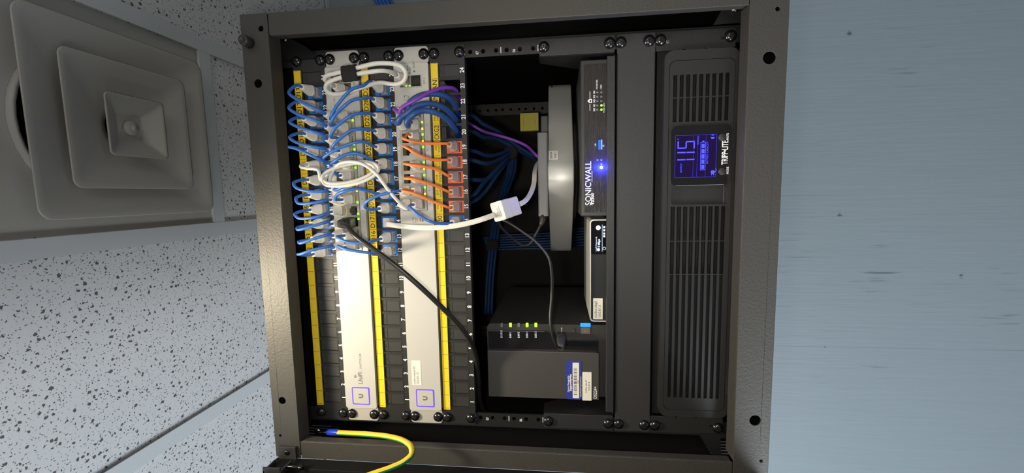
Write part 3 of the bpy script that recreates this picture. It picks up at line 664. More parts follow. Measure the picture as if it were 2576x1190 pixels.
O_ = [(19, 2, [(1085, 361, -.050), (1045, 358, -.058), (1018, 350, -.062), (1013, 346, -.056), (1020, 344, -.048)]),
      (18, 3, [(1090, 402, -.050), (1060, 393, -.058), (1030, 376, -.064), (1014, 367, -.060), (1020, 370, -.050)]),
      (17, 4, [(1095, 425, -.050), (1065, 419, -.058), (1035, 415, -.062), (1017, 412, -.058), (1024, 411, -.048)]),
      (16, 5, [(1092, 466, -.050), (1062, 457, -.058), (1035, 450, -.062), (1018, 449, -.058), (1024, 447, -.048)]),
      (15, 6, [(1090, 507, -.050), (1060, 494, -.058), (1035, 485, -.062), (1013, 480, -.060), (1016, 477, -.050)])]
for k, c, mids in O_: cable('orange patch cable plugged into orange jack %d' % k, 'cable_orange', .0016, jack(8, k), mids, port(9, c, False), GO, PLUGO)
cable('blue patch cable from the blue jack next to orange jack 15', CB, .00178, jack(8, 14), [(1105, 562, -.050), (1082, 557, -.056), (1055, 543, -.058), (1036, 526, -.056), (1030, 520, -.048)], port(9, 7, False))
# white slim cable wound in a loose figure over the upper switch
loop = []
for i, (cx, cy, ax, ay, dz) in enumerate(((880, 438, 73, 27, 0), (876, 436, 66, 22, -.004), (884, 434, 64, 24, .003))):
    for a in range(180, -180, -30):
        t_ = math.radians(a); ex, ey = ax * math.cos(t_), -ay * math.sin(t_)
        loop.append((cx + ex + ey * .12, cy + ey - ex * .20, -.062 + dz + .006 * math.sin(t_ + i)))
cable('slim white patch cable bunched in loose loops over the blue-cabled switch', 'cable_white', .0019, jack(12, 18), [(757, 420, -.052), (775, 424, -.062), (800, 428, -.064)] + loop + [(850, 415, -.066), (905, 410, -.072), (945, 436, -.070), (975, 475, -.064), (1005, 510, -.056), (1025, 526, -.046)], port(9, 7, True))
# heavier white cable strapped with velcro at the right
wp = [(962, 178, -.058), (930, 181, -.062), (881, 190, -.060), (845, 199, -.058), (822, 212, -.054), (820, 226, -.052), (834, 236, -.050), (870, 234, -.048), (910, 220, -.046), (955, 208, -.044), (995, 212, -.044), (1016, 203, -.048), (1021, 184, -.054), (1008, 166, -.058), (955, 159, -.062), (905, 169, -.062), (881, 176, -.060), (845, 184, -.058), (820, 192, -.054), (818, 202, -.050), (832, 208, -.044)]
wt = cable('thick white cable coiled in a black strap across the ends of both switches', 'cable_white', .00245, V((.2000, FY, z9 - .0150)), wp, V((.1915, FY, z11 - .0270)), pa=PLUGS)
pv = W(881, 188, -.055)
b = MB(); P1, P2 = W(863, 187, -.060), W(900, 182, -.060); ax_ = (P2 - P1)
N = 10; rings = []
tn = ax_.normalized(); u_ = V((0, 1, 0)); v_ = tn.cross(u_).normalized()
for i in range(N + 1):
    c = P1 + ax_ * i / N; rings.append([b.bm.verts.new(c + (u_ * math.cos(a) * .0050 + v_ * math.copysign(abs(math.sin(a)) ** .7, math.sin(a)) * .0088) * (1 + .03 * math.sin(i * 1.7))) for a in [2 * math.pi * k / 18 for k in range(18)]])
for i in range(N):
    for k in range(18): b.face([rings[i][k], rings[i][(k + 1) % 18], rings[i + 1][(k + 1) % 18], rings[i + 1][k]], True)
b.face(rings[0][::-1]); b.face(rings[-1])
tag(b.build('cable_strap', 'velcro'), 'black fabric strap wrapped around the thick white coiled cable', 'cable tie')
# thick blue cables and a purple one coming through the empty openings
GT = 'thick blue cables through the empty openings'
def through(label, m, r, mids, c, group=None): return cable(label, m, r, None, mids, c, group)
through('thick blue cable coming through empty opening 22 beside the orange jacks', 'cable_navy', .0033, [(1165, 300, .08), (1152, 285, .02), (1143, 262, -.012), (1122, 243, -.030), (1090, 236, -.040), (1060, 240, -.046), (1033, 256, -.050), (1026, 272, -.050), (1028, 284, -.048)], port(9, 0, False), GT)
through('thick blue cable coming through empty opening 21 beside the orange jacks', 'cable_navy', .0034, [(1168, 330, .08), (1152, 312, .02), (1142, 295, -.012), (1118, 272, -.032), (1085, 261, -.044), (1050, 266, -.052), (1025, 284, -.056), (1006, 298, -.056), (1001, 309, -.050)], port(9, 1, True), GT)
through('thick blue cable coming through empty opening 20 beside the orange jacks', 'cable_navy', .0034, [(1168, 352, .08), (1152, 340, .02), (1144, 325, -.012), (1128, 303, -.030), (1100, 285, -.044), (1065, 278, -.052), (1036, 291, -.058), (1024, 306, -.056), (1026, 316, -.050)], port(9, 1, False), GT)
cable('purple cable coming through opening 23 of the panel with orange jacks', 'cable_purple', .0022, None, [(1165, 260, .08), (1150, 240, .02), (1148, 228, -.008), (1135, 221, -.024), (1110, 222, -.036), (1080, 232, -.046), (1045, 252, -.054), (1010, 272, -.056), (1005, 283, -.050)], port(9, 0, True))
# black cable from the upper switch
p = port(11, 9, False)
t = thing('patch_cable', 'thick black cable running diagonally across both silver switches', 'cable', p)
P = [p + V((0, -.024, 0)), p + V((0, -.034, -.001))] + [W(*q) for q in ((874, 570, -.050), (893, 592, -.058), (930, 620, -.060), (990, 664, -.058), (1050, 715, -.052), (1100, 762, -.044), (1145, 808, -.034), (1178, 850, -.022), (1195, 890, -.006), (1203, 950, .01), (1208, 1010, .03), (1225, 1050, .06))]
b = MB(); b.tube(catmull(P), .0031, 12); b.build('cord', 'cable_black', t)
b = MB(); b.loft([(.004, 0, 0, .0058, .004), (-.008, 0, 0, .0058, .0042), (-.009, 0, 0, .0070, .0056), (-.022, 0, 0, .0068, .0056), (-.034, 0, 0, .0045, .0045)], 0, .5); o = put(proto(b, 'plug_black', ['cable_black']), 'plug', p, t)
# flat white cable, coupler, second flat cable
def ribbon(P, w_, th):
    b = MB(); P = catmull(P, 8); rings = []; n = len(P)
    for i, p in enumerate(P):
        t_ = (P[min(i + 1, n - 1)] - P[max(i - 1, 0)]).normalized(); s_ = t_.cross(V((0, -1, .15))).normalized(); u_ = t_.cross(s_).normalized()
        rings.append([b.bm.verts.new(p + s_ * a * w_ + u_ * c * th) for a, c in ((1, .6), (.85, 1), (-.85, 1), (-1, .6), (-1, -.6), (-.85, -1), (.85, -1), (1, -.6))])
    for i in range(n - 1):
        for k in range(8): b.face([rings[i][k], rings[i][(k + 1) % 8], rings[i + 1][(k + 1) % 8], rings[i + 1][k]], True)
    b.face(rings[0][::-1]); b.face(rings[-1]); return b
p = jack(10, 14)
t = thing('flat_cable', 'flat white cable from jack 14 between the switches to the white coupler', 'cable', p)
ribbon([p + V((0, -.012, -.001)), W(972, 563, -.020), W(1000, 568, -.030), W(1040, 572, -.038), W(1085, 573, -.042), W(1130, 570, -.044), W(1180, 561, -.044), W(1215, 551, -.042), W(1246, 540, -.037)], .0031, .0008).build('cord', 'cable_white', t)
b = MB(); b.loft([(.004, 0, 0, .0058, .004), (-.013, 0, 0, .0058, .0042)], 0, .25, 16, False); put(proto(b, 'plug_short', ['plug_clear']), 'plug', p, t)
# coupler: a tilted box seen from one corner
A0 = W(1240, 533, -.036); dx = (W(1296, 515, -.018) - W(1246, 530, -.040)).normalized()
mat('cable_blue_shaded', (0.010, 0.04, 0.13), 0.5)  # darker cable blue: the shade deep in the bay put into the colour
cpl = thing('cable_coupler', 'small white square cable coupler hanging in the rack opening', 'coupler', A0)
ax = dx; side = (V((0, -1, 0)).cross(ax)).normalized(); nrm = ax.cross(side).normalized()
Rm = Matrix((side, ax, nrm)).transposed().to_4x4(); Rm.translation = W(1252, 532, -.030)
b = MB(); b.loft([(0, 0, 0, .0110, .0110), (.0004, 0, 0, .0115, .0115), (.0110, 0, 0, .0115, .0115)], 0, .16, 24, False); b.loft([(.0114, 0, 0, .0112, .0112), (.0255, 0, 0, .0112, .0112), (.026, 0, 0, .0108, .0108)], 0, .16, 24, False); b.build('housing', 'plastic_white', cpl, T=Rm)
b = MB(); b.plate(rect(-.0062, .0062, -.0062, .0045), [rect(-.0042, .0042, -.0042, .003)[::-1]], -.0016, .0002, 0); b.box(-.0042, .0042, -.0030, .0002, -.0042, .003, 0); b.build('socket', 'plastic_white', cpl, T=Rm)
b = MB(); q0 = Rm @ V((0, .026, 0)); t2 = thing('flat_cable', 'flat white cable from the coupler back to the grey box on the silver computer', 'cable', q0)
ribbon([q0, W(1318, 508, -.006), W(1334, 488, .01), W(1343, 462, .03), W(1345, 435, .05), W(1350, 412, .09), W(1358, 400, .16)], .0031, .0008).build('cord', 'cable_white', t2)
# ================================================================ YELLOW-GREEN GROUND WIRE
g0 = W(812, 1087, -.002)
gw = thing('ground_wire', 'yellow and green striped earth wire with a blue crimp hanging from the cabinet', 'wire', g0)
P = [W(*q) for q in ((845, 1088, -.012), (880, 1090, -.020), (930, 1093, -.030), (980, 1099, -.042), (1015, 1109, -.052), (1034, 1124, -.060), (1035, 1143, -.066), (1018, 1160, -.072), (985, 1176, -.078), (945, 1190, -.084), (890, 1210, -.09), (820, 1240, -.1), (760, 1262, -.11))]
b = MB(); b.tube(catmull(P), .0034, 24, 0, (1, V((-.80, -.25, -.45)).normalized(), .12)); b.build('cord', ['wire_yellow', 'cable_green'], gw)
b = MB(); b.tube([W(824, 1087, -.008), W(829, 1087, -.009), W(850, 1088, -.0125), W(853, 1088, -.013)], [.0036, .0042, .0043, .0040], 16); b.build('crimp', 'crimp_blue', gw)
b = MB(); b.tube([W(802, 1088, -.004), W(808, 1089, -.005), W(815, 1088, -.006), W(826, 1087, -.008)], [.0030, .0026, .0017, .0026], 12); b.lathe([(.005, 0), (.005, .0012), (.0025, .0015)], W(800, 1087, -.0025)); b.build('terminal', 'tin', gw)

# ================================================================ SHELF, BLANK, UPS
sh = thing('rack_shelf', 'black cantilever shelf holding the small boxes in the open bay', 'shelf', (0, .15, .134))
for s in (1, -1):
    b = MB(); b.plate(rr(.2225, .2418, .1337, .2216, .002, 2) if s > 0 else rr(-.2418, -.2225, .1337, .2216, .002, 2), (), -.002, -.0004); b.build('shelf_ear', 'shelf_black', sh, .0004)
    b = MB(); x = s * .2225
    pts = [(-.002, .134), (-.002, .2216), (.022, .2216), (.06, .165), (.34, .145), (.34, .134)]
    va = [b.bm.verts.new((x, y, z)) for y, z in pts]; vb = [b.bm.verts.new((x - s * .0014, y, z)) for y, z in pts]
    b.face(va); b.face(vb[::-1])
    for i in range(6): b.face([va[i], va[(i + 1) % 6], vb[(i + 1) % 6], vb[i]])
    b.build('side_wall', 'powder_black', sh)
b = MB(); b.box(-.2211, .2211, .0, .34, .1330, .1344); b.box(-.2165, .2178, -.0045, .001, .1334, .1427); b.build('tray', 'shelf_black', sh, .0008)
for s in (1, -1):
    for z in (U(4, 0), U(5, 1)): put(SCR, 'screw', (s * .2326, -.002, z), sh, (0, random.uniform(0, 3), 0))
bl = thing('blank_panel', 'flat black blank panel between the shelf and the battery backup', 'rack panel', (0, 0, .111))
b = MB(); b.plate(rr(-.2418, .2418, .0880, .1312, .001, 2), (), -.0022, -.0004); b.box(-.2205, .2205, -.0022, .009, .1302, .1312); b.box(-.2205, .2205, -.0022, .009, .0880, .0890); b.build('panel', 'blank_black', bl, .0009); screws(bl, 3)
ups = thing('battery_backup', 'black battery backup with vents and a lit blue 115 display', 'power supply', (0, .2, 0))
for s in (1, -1):
    b = MB(); out = [(.2205, .0872), (.2205, .0005), (.2418, .0005), (.2418, .0872)]
    notch = [(.2205, .0872), (.2205, .058), (.2215, .057), (.2215, .055), (.2205, .054), (.2205, .034), (.2215, .033), (.2215, .031), (.2205, .030), (.2205, .0005), (.2418, .0005), (.2418, .0872)]
    b.plate([(s * x, z) for x, z in notch], [circ(s * .2305, .0745, .0018)[::-1], circ(s * .2312, .0145, .0018)[::-1]], -.002, -.0004); b.build('rack_ear', 'panel_black', ups, .0003)
screws(ups, 1, 2)
b = MB(); b.box(-.2175, .2205, .0, .40, -.002, .0855); b.build('housing', 'powder_black', ups)
b = MB(); b.plate(rr(-.2165, .2185, -.002, .0792, .010, 6), [rr(-.2075, .2072, .0025, .0738, .007, 6)[::-1]], -.009, 0, 0); b.build('bezel', 'ups_plastic', ups, .0012)
zs = [.0655 - .00705 * k for k in range(9)]
hs = []
for z in zs:
    hs += [rect(.1665, .1912, z - .0004, z + .0038)[::-1], rect(.1388, .1655, z - .0004, z + .0038)[::-1]]
    hs += [rect(.0020, .0420, z - .0006, z + .0040)[::-1], rect(-.0375, .0010, z - .0006, z + .0040)[::-1], rect(-.1915, -.0375 - .0012, z - .0004, z + .0038)[::-1]]
hs.append(rr(.0445, .0655, .0065, .069, .003)[::-1])
b = MB(); b.plate(rr(-.2068, .2066, .0030, .0734, .0068, 6), hs, -.0095, -.0055, 0); b.build('front_panel', 'ups_plastic', ups)
b = MB(); b.box(-.2065, .2065, -.0008, -.0003, .003, .073, 0); b.build('vent_shade', 'hole_black', ups)  # black sheet painting the shade seen through the vent slots
for z in zs: pass
b = MB(); b.box(-.1925, -.0380, -.0072, -.0058, .0035, .0712); b.build('glossy_insert', 'ups_gloss', ups)
b = MB(); b.box(.0440, .0660, -.0052, -.004, .006, .0695, 0); b.box(.0440, .0660, -.0060, -.0050, .006, .010, 0)
b.build('pocket', 'ups_plastic', ups, .0004)
b = MB(); b.plate(rr(.0665, .1340, .0050, .0712, .006, 5), (), -.0122, -.0093, 0); lb = b.build('display_bezel', 'ups_gloss', ups, .0012)
p0, p1 = W(1697, 447, -.0124), W(1803, 338, -.0124)   # screen corners
X0, X1, Z0, Z1 = p0.x, p1.x, p1.z, p0.z
b = MB(); b.box(X0, X1, -.0125, -.0122, Z0, Z1, 0); yy = -.0127
b.mi = 2
for f in (0.445, .54, .745): z = Z1 - f * (Z1 - Z0); b.box(X0 + .0005, X1 - .0005, yy, -.0125, z - .00014, z + .00014)
for a in (X0, X1): b.box(a - .0002, a + .0002, yy, -.0125, Z0, Z1)
for a in (Z0, Z1): b.box(X0, X1, yy, -.0125, a - .0002, a + .0002)
def seg7(ch, x, z, h, wd):
    t_ = .0014; S = {'1': 'bc', '5': 'afgcd'}[ch]
    sg = {'a': (x, x + wd, z + h - t_, z + h), 'd': (x, x + wd, z, z + t_), 'g': (x + .0006, x + wd - .0006, z + h / 2 - t_ / 2, z + h / 2 + t_ / 2), 'f': (x, x + t_, z + h / 2 + .0004, z + h - .0004), 'b': (x + wd - t_, x + wd, z + h / 2 + .0005, z + h), 'c': (x + wd - t_, x + wd, z, z + h / 2 - .0005)}
    for c in S: a = sg[c]; b.box(a[0], a[1], yy, -.0125, a[2], a[3])
hz_ = .0190; zb = Z1 - .0215
b.mi = 1
q = W(1724, 400, yy); seg7('1', q.x - .0055, zb, hz_, .0055); q = W(1724, 382, yy); seg7('1', q.x - .0055, zb, hz_, .0055); q = W(1724, 374, yy); seg7('5', q.x, zb, hz_, .0085)
q = W(1715, 435, yy); b.text('OUTPUT', q.x, q.z, .0020, yy); q = W(1708, 352, yy); b.text('V', q.x, q.z, .0020, yy); q = W(1758, 364, yy); b.text('SCROLL', q.x, q.z, .0021, yy)
q = W(1781, 412, yy); b.text('BATTERY CAPACITY', q.x, q.z, .0021, yy, sx=.95)
qa, qb = W(1761, 428, yy), W(1776, 357, yy); b.plate(rect(qa.x, qb.x, qb.z, qa.z), [rect(qa.x + .0005, qb.x - .0005, qb.z + .0005, qa.z - .0005)[::-1]], yy, -.0125)
for k in range(5):
    x = qa.x + .0012 + k * (qb.x - qa.x - .002) / 5; b.box(x, x + (qb.x - qa.x) / 5 - .0016, yy, -.0125, qb.z + .0013, qa.z - .0013)
b.box(qb.x, qb.x + .0014, yy, -.0125, qb.z + .0018, qa.z - .0018)
q = W(1793, 433, yy); b.plate(circ(q.x, q.z, .0022), (), yy, -.0125); b.box(q.x - .0035, q.x - .002, yy, -.0125, q.z - .0015, q.z - .0008); b.box(q.x - .0035, q.x - .002, yy, -.0125, q.z + .0008, q.z + .0015); b.tube([(q.x, -.0126, q.z - .002), (q.x + .002, -.0126, q.z - .004), (q.x + .0045, -.0126, q.z - .003)], .0004, 5)
q = W(1793, 345, yy); b.plate([(q.x - .002, q.z + .001), (q.x - .002, q.z - .001), (q.x, q.z - .0022), (q.x, q.z + .0022)], (), yy, -.0125)
for r in (.0015, .0028): b.tube([(q.x + .0006 + r * math.cos(a), -.0126, q.z + r * math.sin(a)) for a in [math.radians(-45 + 15 * i) for i in range(7)]], .00025, 4)
scn = b.build('display', ['lcd_glass', 'lcd_digit', 'lcd_line'], ups); scn['label'] = 'lit blue display'
b = MB(); q = W(1830, 414, -.0124); b.text('TRIPP\u2022LITE', q.x, q.z, .0068, -.0123, sx=.62, bold=.22e-3); q2 = W(1824, 388, -.0124)
b.build('lettering', 'ink_white', ups)
for py, s in ((345, 'MUTE'), (431, 'MODE')):
    q = W(1817, py, -.0124); b = MB(); b.lathe([(.0045, 0), (.0045, .0006), (.0038, .0012), (.0001, .0013)], (q.x, -.0122, q.z), m=0); b.text(s, q.x - .0032, q.z - .0068, .0023, -.0123, sx=.9, m=1, bold=.1e-3); b.build('button', ['insert_grey', 'ink_white'], ups)

# ================================================================ FIREWALL
fw = thing('firewall', 'flat black firewall box with white lettering and a bright blue light', 'firewall', (.124, .07, .1344))
fx0, fx1, fz0, fz1 = .0315, .2165, .1345, .1728
b = MB(); b.box(fx0, fx1, .002, .150, fz0, fz1); b.build('body', 'sonic_body', fw, .0014)
q0, q1 = W(1470, 535, .001), W(1524, 160, .001)
b = MB(); b.plate(rr(q0.x, q1.x, fz0 + .003, q0.z, .0015), (), .0006, .0021); b.build('face', 'sonic_face', fw, .0003)
fy = .0005
b = MB(); q = W(1487, 517, fy); b.text('SONICWALL', q.x, q.z, .0074, fy, sx=.92, bold=.05e-3); e = W(1487, 430, fy); b.box(q.x, q.x + .0125, fy - .0001, fy, q.z - .0014, q.z - .0009); b.box(q.x + .028, e.x, fy - .0001, fy, q.z - .0014, q.z - .0009)
q = W(1493.5, 516, fy); b.text('TZ300', q.x, q.z - .0003, .0033, fy, sx=1.15, bold=.12e-3, shear=.2)
for k, yq in enumerate((232, 243, 254, 265, 276)):
    q = W(1497, yq, fy); b.text('X%d' % (4 - k), q.x, q.z, .0022, fy, 'CENTER', bold=.08e-3)
q = W(1503.5, 225, fy); b.text('10/100/1000', q.x, q.z, .0020, fy, sx=.8); q = W(1514, 225, fy); b.text('1000', q.x, q.z, .0020, fy)
for ya, yb in ((230, 248), (262, 279)): a, c = W(1484, ya, fy), W(1485, yb, fy); b.box(c.x, a.x, fy - .0001, fy, a.z - .0003, a.z + .0003)
q = W(1485, 254, fy); b.plate(rect(q.x - .0022, q.x + .0022, q.z - .0020, q.z + .0018), [rect(q.x - .0012, q.x + .0012, q.z - .0010, q.z + .0008)[::-1]], fy - .0001, fy); b.box(q.x - .001, q.x + .001, fy - .0001, fy, q.z + .0018, q.z + .003)
q = W(1519, 271, fy); b.text('WAN', q.x - .006, q.z - .001, .0018, fy); b.text('LAN', q.x + .0008, q.z - .001, .0018, fy)
a, c = W(1514, 351, fy), W(1516, 376, fy); b.box(c.x, a.x, fy - .0001, fy, a.z - .0004, a.z + .0004); q = W(1520, 370, fy); b.text('SS', q.x, q.z, .0022, fy); q = W(1502, 368, fy); b.text('U0', q.x, q.z + .001, .0020, fy)
b.build('lettering', 'ink_white', fw)
for k, yq in enumerate((232, 243, 254, 265, 276)):
    for j, xq in enumerate((1503, 1513)):
        q = W(xq, yq, fy); m = 'led_green_strong' if (j == 1 and k == 3) else (LG if (j == 1 and k == 4) else 'led_off'); b = MB(); b.lathe([(.0014, 0), (.0014, .0003), (.0001, .0005)], (q.x, fy + .0002, q.z), n=10); b.build('status_light', m, fw)
for xq, yq in ((1503, 402), (1513, 402), (1513, 412)): q = W(xq, yq, fy); b = MB(); b.lathe([(.0013, 0), (.0013, .0003), (.0001, .0005)], (q.x, fy + .0002, q.z), n=10); b.build('status_light', 'led_off', fw)
q = W(1513, 421, fy); b = MB(); b.lathe([(.0018, 0), (.0017, .0006), (.0001, .0010)], (q.x, fy + .0002, q.z), n=12); o = b.build('power_light', 'led_blue_bright', fw); o['label'] = 'bright blue light'
lo = light('led_glow', 'POINT', (q.x, fy - .006, q.z), (q.x, 1, q.z), .2, (0.02, 0.03, 1.0), .002); 
a, c = W(1505, 352, fy), W(1512, 376, fy); b = MB(); b.box(c.x, a.x, fy - .0003, fy + .0005, c.z, a.z); b.build('usb_port', 'jack_blue', fw)
# ================================================================ SMALL CONTROLLER
ck = thing('network_controller', 'slim silver and black box with a tiny lit screen next to the firewall', 'controller', (-.04, .08, .1344))
b = MB(); b.plate(rr(-.1055, .0268, .1345, .1612, .005, 6), [rr(-.1040, .0253, .1360, .1597, .0038, 6)[::-1]], .016, .135, 0); b.build('shell', 'aluminium', ck, .0003)
b = MB(); b.plate(rr(-.1042, .0255, .1358, .1599, .0038, 6), (), .018, .13, 0); b.build('front_cover', 'key_plastic', ck)
q0, q1 = W(1520, 640, .0178), W(1487, 557, .0178)
b = MB(); b.plate(rr(q0.x, .0250, .1362, .1594, .0030), (), .0174, .0182, 0)
y_ = .0173
q = W(1502, 632, y_); b.text('UniFi Network', q.x, q.z, .0022, y_, m=1); q = W(1509, 622, y_); b.text('0 Mbps', q.x, q.z, .0026, y_, m=1, bold=.1e-3); q = W(1508, 628, y_); b.plate(circ(q.x, q.z + .0012, .0019), (), y_ - .0001, y_)
q = W(1505, 573, y_); b.plate(circ(q.x, q.z, .0030, 20), (), y_ - .0001, y_)
a, c = W(1515, 565, y_), W(1515, 633, y_); b.box(c.x, a.x, y_ - .0001, y_, a.z - .0002, a.z + .0002)
for yq in (571, 579, 587, 594): q = W(1520, yq, y_); b.box(q.x - .0015, q.x + .0010, y_ - .0001, y_, q.z - .0012, q.z + .0012)
q = W(1520, 625, y_); b.plate(circ(q.x, q.z, .0020), [circ(q.x, q.z, .0015)[::-1]], y_ - .0001, y_)
o = b.build('screen', ['screen_dark', 'screen_white'], ck); o['label'] = 'small lit screen'
q0, q1 = W(1516, 803, .0178), W(1492, 750, .0178)
b = MB(); b.box(q0.x, q1.x, .0172, .018, q0.z, q1.z, 0); b.text('molho-ckg2', q0.x + .0020, q1.z - .0048, .0032, .01715, sx=1.05, m=1); b.text('10.0.81.5', q0.x + .0020, q1.z - .0098, .0032, .01715, sx=1.05, m=1); b.build('paper_label', ['paper_white', 'ink_black'], ck)
# ================================================================ SILVER COMPUTER
mac = thing('mini_computer', 'silver mini computer turned corner-on beside the firewall, tagged SERVER', 'computer', (.0945, .173, .173))
e1 = V((.793, .609)); e2 = V((-.609, .793)); c0 = V((.0765, .024)); L = .204
mid = c0 + e1 * L / 2 + e2 * L / 2
def macring(h, z, r, n=8):
    out = []
    for cx, cz, a in ((h - r, h - r, 0), (-h + r, h - r, 90), (-h + r, -h + r, 180), (h - r, -h + r, 270)):
        for i in range(n + 1):
            t_ = math.radians(a + 90 * i / n); u_, v_ = cx + r * math.cos(t_), cz + r * math.sin(t_); p = mid + e1 * u_ + e2 * v_; out.append((p.x, p.y, z))
    return out
def stack(rings, m=0):
    b = MB(); R = [[b.bm.verts.new(p) for p in r] for r in rings]
    for i in range(len(R) - 1):
        n = len(R[i])
        for k in range(n): b.face([R[i][k], R[i][(k + 1) % n], R[i + 1][(k + 1) % n], R[i + 1][k]], True)
    b.face(R[0][::-1]); b.face(R[-1]); return b
h = L / 2
b = stack([macring(h - .003, .1795, .028), macring(h - .0006, .1801, .030), macring(h, .1815, .0305), macring(h, .2120, .0305), macring(h - .0008, .2132, .030), macring(h - .003, .2136, .028)])
b.build('body', 'aluminium', mac)
b = MB(); b.lathe([(.078, 0), (.080, .003), (.080, .0066)], (mid.x, mid.y, .1730), Matrix.Rotation(math.radians(-90), 3, 'X'), 40); b.build('base', 'plastic_dark', mac)
# label on the right-hand face
ed = V((e1.x, e1.y, 0)); n_ = V((-e2.x, -e2.y, 0))
a = c0 + e1 * .036; 
def Tm(v, o=V((a.x, a.y, 0))): return o + ed * v.x + V((0, 0, v.z)) + n_ * (-v.y)
b = MB(); b.plate(rect(0, .0150, .2005, .2125), (), -.0003, 0, 0, T=Tm); b.text('SERVER', .0012, .2078, .0030, -.00035, sx=.9, m=1, T=Tm); b.text('10.0.81.2', .0012, .2025, .0030, -.00035, sx=.8, m=1, T=Tm); b.build('paper_label', ['paper_white', 'ink_black'], mac)
p = c0 + e1 * .181
b = MB(); o = V((p.x, p.y, .2085)) + n_ * .0002; b.lathe([(.0016, 0), (.0016, .0003)], o, Matrix.Rotation(math.atan2(e1.y, e1.x), 3, 'Z')); b.build('power_light', 'hole_black', mac)
hd = thing('drive_enclosure', 'thin grey box lying along the silver mini computer', 'hard drive', (.085, .08, .2136))
b = MB(); b.box(.0300, .1400, .042, .125, .2138, .2268); b.box(.0300, .1400, .0410, .042, .2150, .2256); b.build('body', 'plastic_grey', hd, .0012)
pd = MB(); pd.box(.1430, .1690, .085, .15, .2138, .2240); tag(pd.build('power_adapter', 'plastic_dark', None, .001), 'small black box beside the grey box on the silver computer', 'adapter')
# ================================================================ NAS
YN = .0275
nas = thing('network_storage', 'black two bay network storage box with blue sticker and green lights', 'network storage', (-.166, .15, .1344))
nx1 = W(1300, 815, YN).x; nx0 = W(1430, 1005, YN - .010).x; nzt = W(1227, 900, YN).z; nz0 = .1345
def nw(px, py, y=YN): q = W(px, py, y); return q
b = MB(); b.plate(rr(nx0, nx1, nz0, nzt, .006, 5), (), YN, YN + .22); b.build('body', 'nas_plastic', nas, .0008)
q = nw(1230, 832, YN - .006); q2 = nw(1505, 883, YN - .006)
b = MB(); b.plate([(q.x, nzt - .0025), (nx0 + .001, nzt - .0025), (nx0 + .001, q2.z), (q.x - .012, q2.z), (q.x - .012, nw(1420, 855).z), (q.x, nw(1370, 855).z)], (), YN - .0055, YN, 0); b.build('gloss_strip', 'nas_gloss', nas, .0006)
q = nw(1228, 882, YN - .010)
b = MB(); zz = nw(1507, 900, YN - .01).z; b.plate([(q.x, nzt - .0015), (nx0 + .0005, nzt - .0015), (nx0 + .0005, zz), (q.x - .001, zz), (q.x, zz + .004)], (), YN - .010, YN - .0050, 0); b.build('drive_cover', 'nas_cover', nas, .0007)
for xq, m in ((1262, 'led_off'), (1284, 'led_green_strong'), (1305, 'led_off'), (1326, 'led_green_strong'), (1348, 'led_green_strong')):
    q = nw(xq, 818, YN - .001); b = MB(); b.box(q.x - .0028, q.x + .0028, YN - .0012, YN + .001, q.z - .0017, q.z + .0017); o = b.build('status_light', m, nas, .0004)
    if 'green' in m: o['label'] = 'lit green light'
q = nw(1473, 818, YN - .001); b = MB(); b.box(q.x - .0024, q.x + .0024, YN - .0012, YN + .001, q.z - .0066, q.z + .0066); b.build('power_light', 'led_blue', nas, .0004)['label'] = 'lit blue light'
q = nw(1473, 832, YN - .001); b = MB(); b.box(q.x - .0042, q.x + .0042, YN - .0010, YN + .001, q.z - .0060, q.z + .0060, 0); b.plate(circ(q.x, q.z, .0016), [circ(q.x, q.z, .0011)[::-1]], YN - .0012, YN - .001, 1); b.build('power_button', ['plastic_grey', 'jack_orange'], nas, .0004)
q = nw(1441, 832, YN - .001); b = MB(); b.box(q.x - .0040, q.x + .0040, YN - .0010, YN + .001, q.z - .0028, q.z + .0028, 0); b.text('C', q.x, q.z - .0011, .0022, YN - .00105, 'CENTER', m=1); b.build('copy_button', ['plastic_dark', 'led_off'], nas, .0004)
b = MB(); yb_ = YN - .0058
for xq, s in ((1264, 'STATUS'), (1286, 'LAN 1'), (1307, 'LAN 2'), (1328, 'DISK 1'), (1350, 'DISK 2')): q = nw(xq, 850, yb_); b.text(s, q.x, q.z, .0026, yb_, sx=.85, bold=.08e-3)
q = nw(1413, 832, YN); b.box(q.x - .003, q.x + .003, YN - .0002, YN, q.z - .0002, q.z + .0002); b.plate(circ(q.x - .003, q.z, .0008), (), YN - .0002, YN); b.plate([(q.x + .003, q.z + .0008), (q.x + .003, q.z - .0008), (q.x + .0045, q.z)], (), YN - .0002, YN)
q = nw(1501, 1003, YN - .0102); b.text('DS224+', q.x, q.z, .0042, YN - .0102, sx=.9, bold=.08e-3); b.build('lettering', 'ink_white', nas)
yc = YN - .0103
p0, p1 = nw(1424, 1004, yc), nw(1463, 908, yc)
b = MB(); b.plate(rr(p0.x, p1.x, p1.z, p0.z, .0025), (), yc - .0003, yc, 0); b.text('Device Managed By:', p0.x + .010, p0.z - .0040, .0021, yc - .00035, m=1); b.text('SupportMyMac', p0.x + .0115, p0.z - .0072, .0028, yc - .00035, m=1, bold=.1e-3)
b.box(p0.x + .002, p1.x - .0025, yc - .0005, yc - .0003, p0.z - .0172, p0.z - .0088, 2)
x = p0.x + .0068
while x < p1.x - .010: ww = random.choice((.0003, .0005, .0009)); b.box(x, x + ww, yc - .0006, yc - .0005, p0.z - .0145, p0.z - .0102, 3); x += ww + random.choice((.0004, .0006, .0012))
b.text('01083', p0.x + .022, p0.z - .0165, .0014, yc - .0006, m=3); b.text('https://helpdesk.supportmymac.ca', p0.x + .004, p0.z - .0200, .0019, yc - .00035, sx=.78, m=1)
b.build('asset_sticker', ['sticker_blue', 'ink_white', 'paper_white', 'ink_black'], nas)
p0, p1 = nw(1465, 1007, yc), nw(1488, 936, yc)
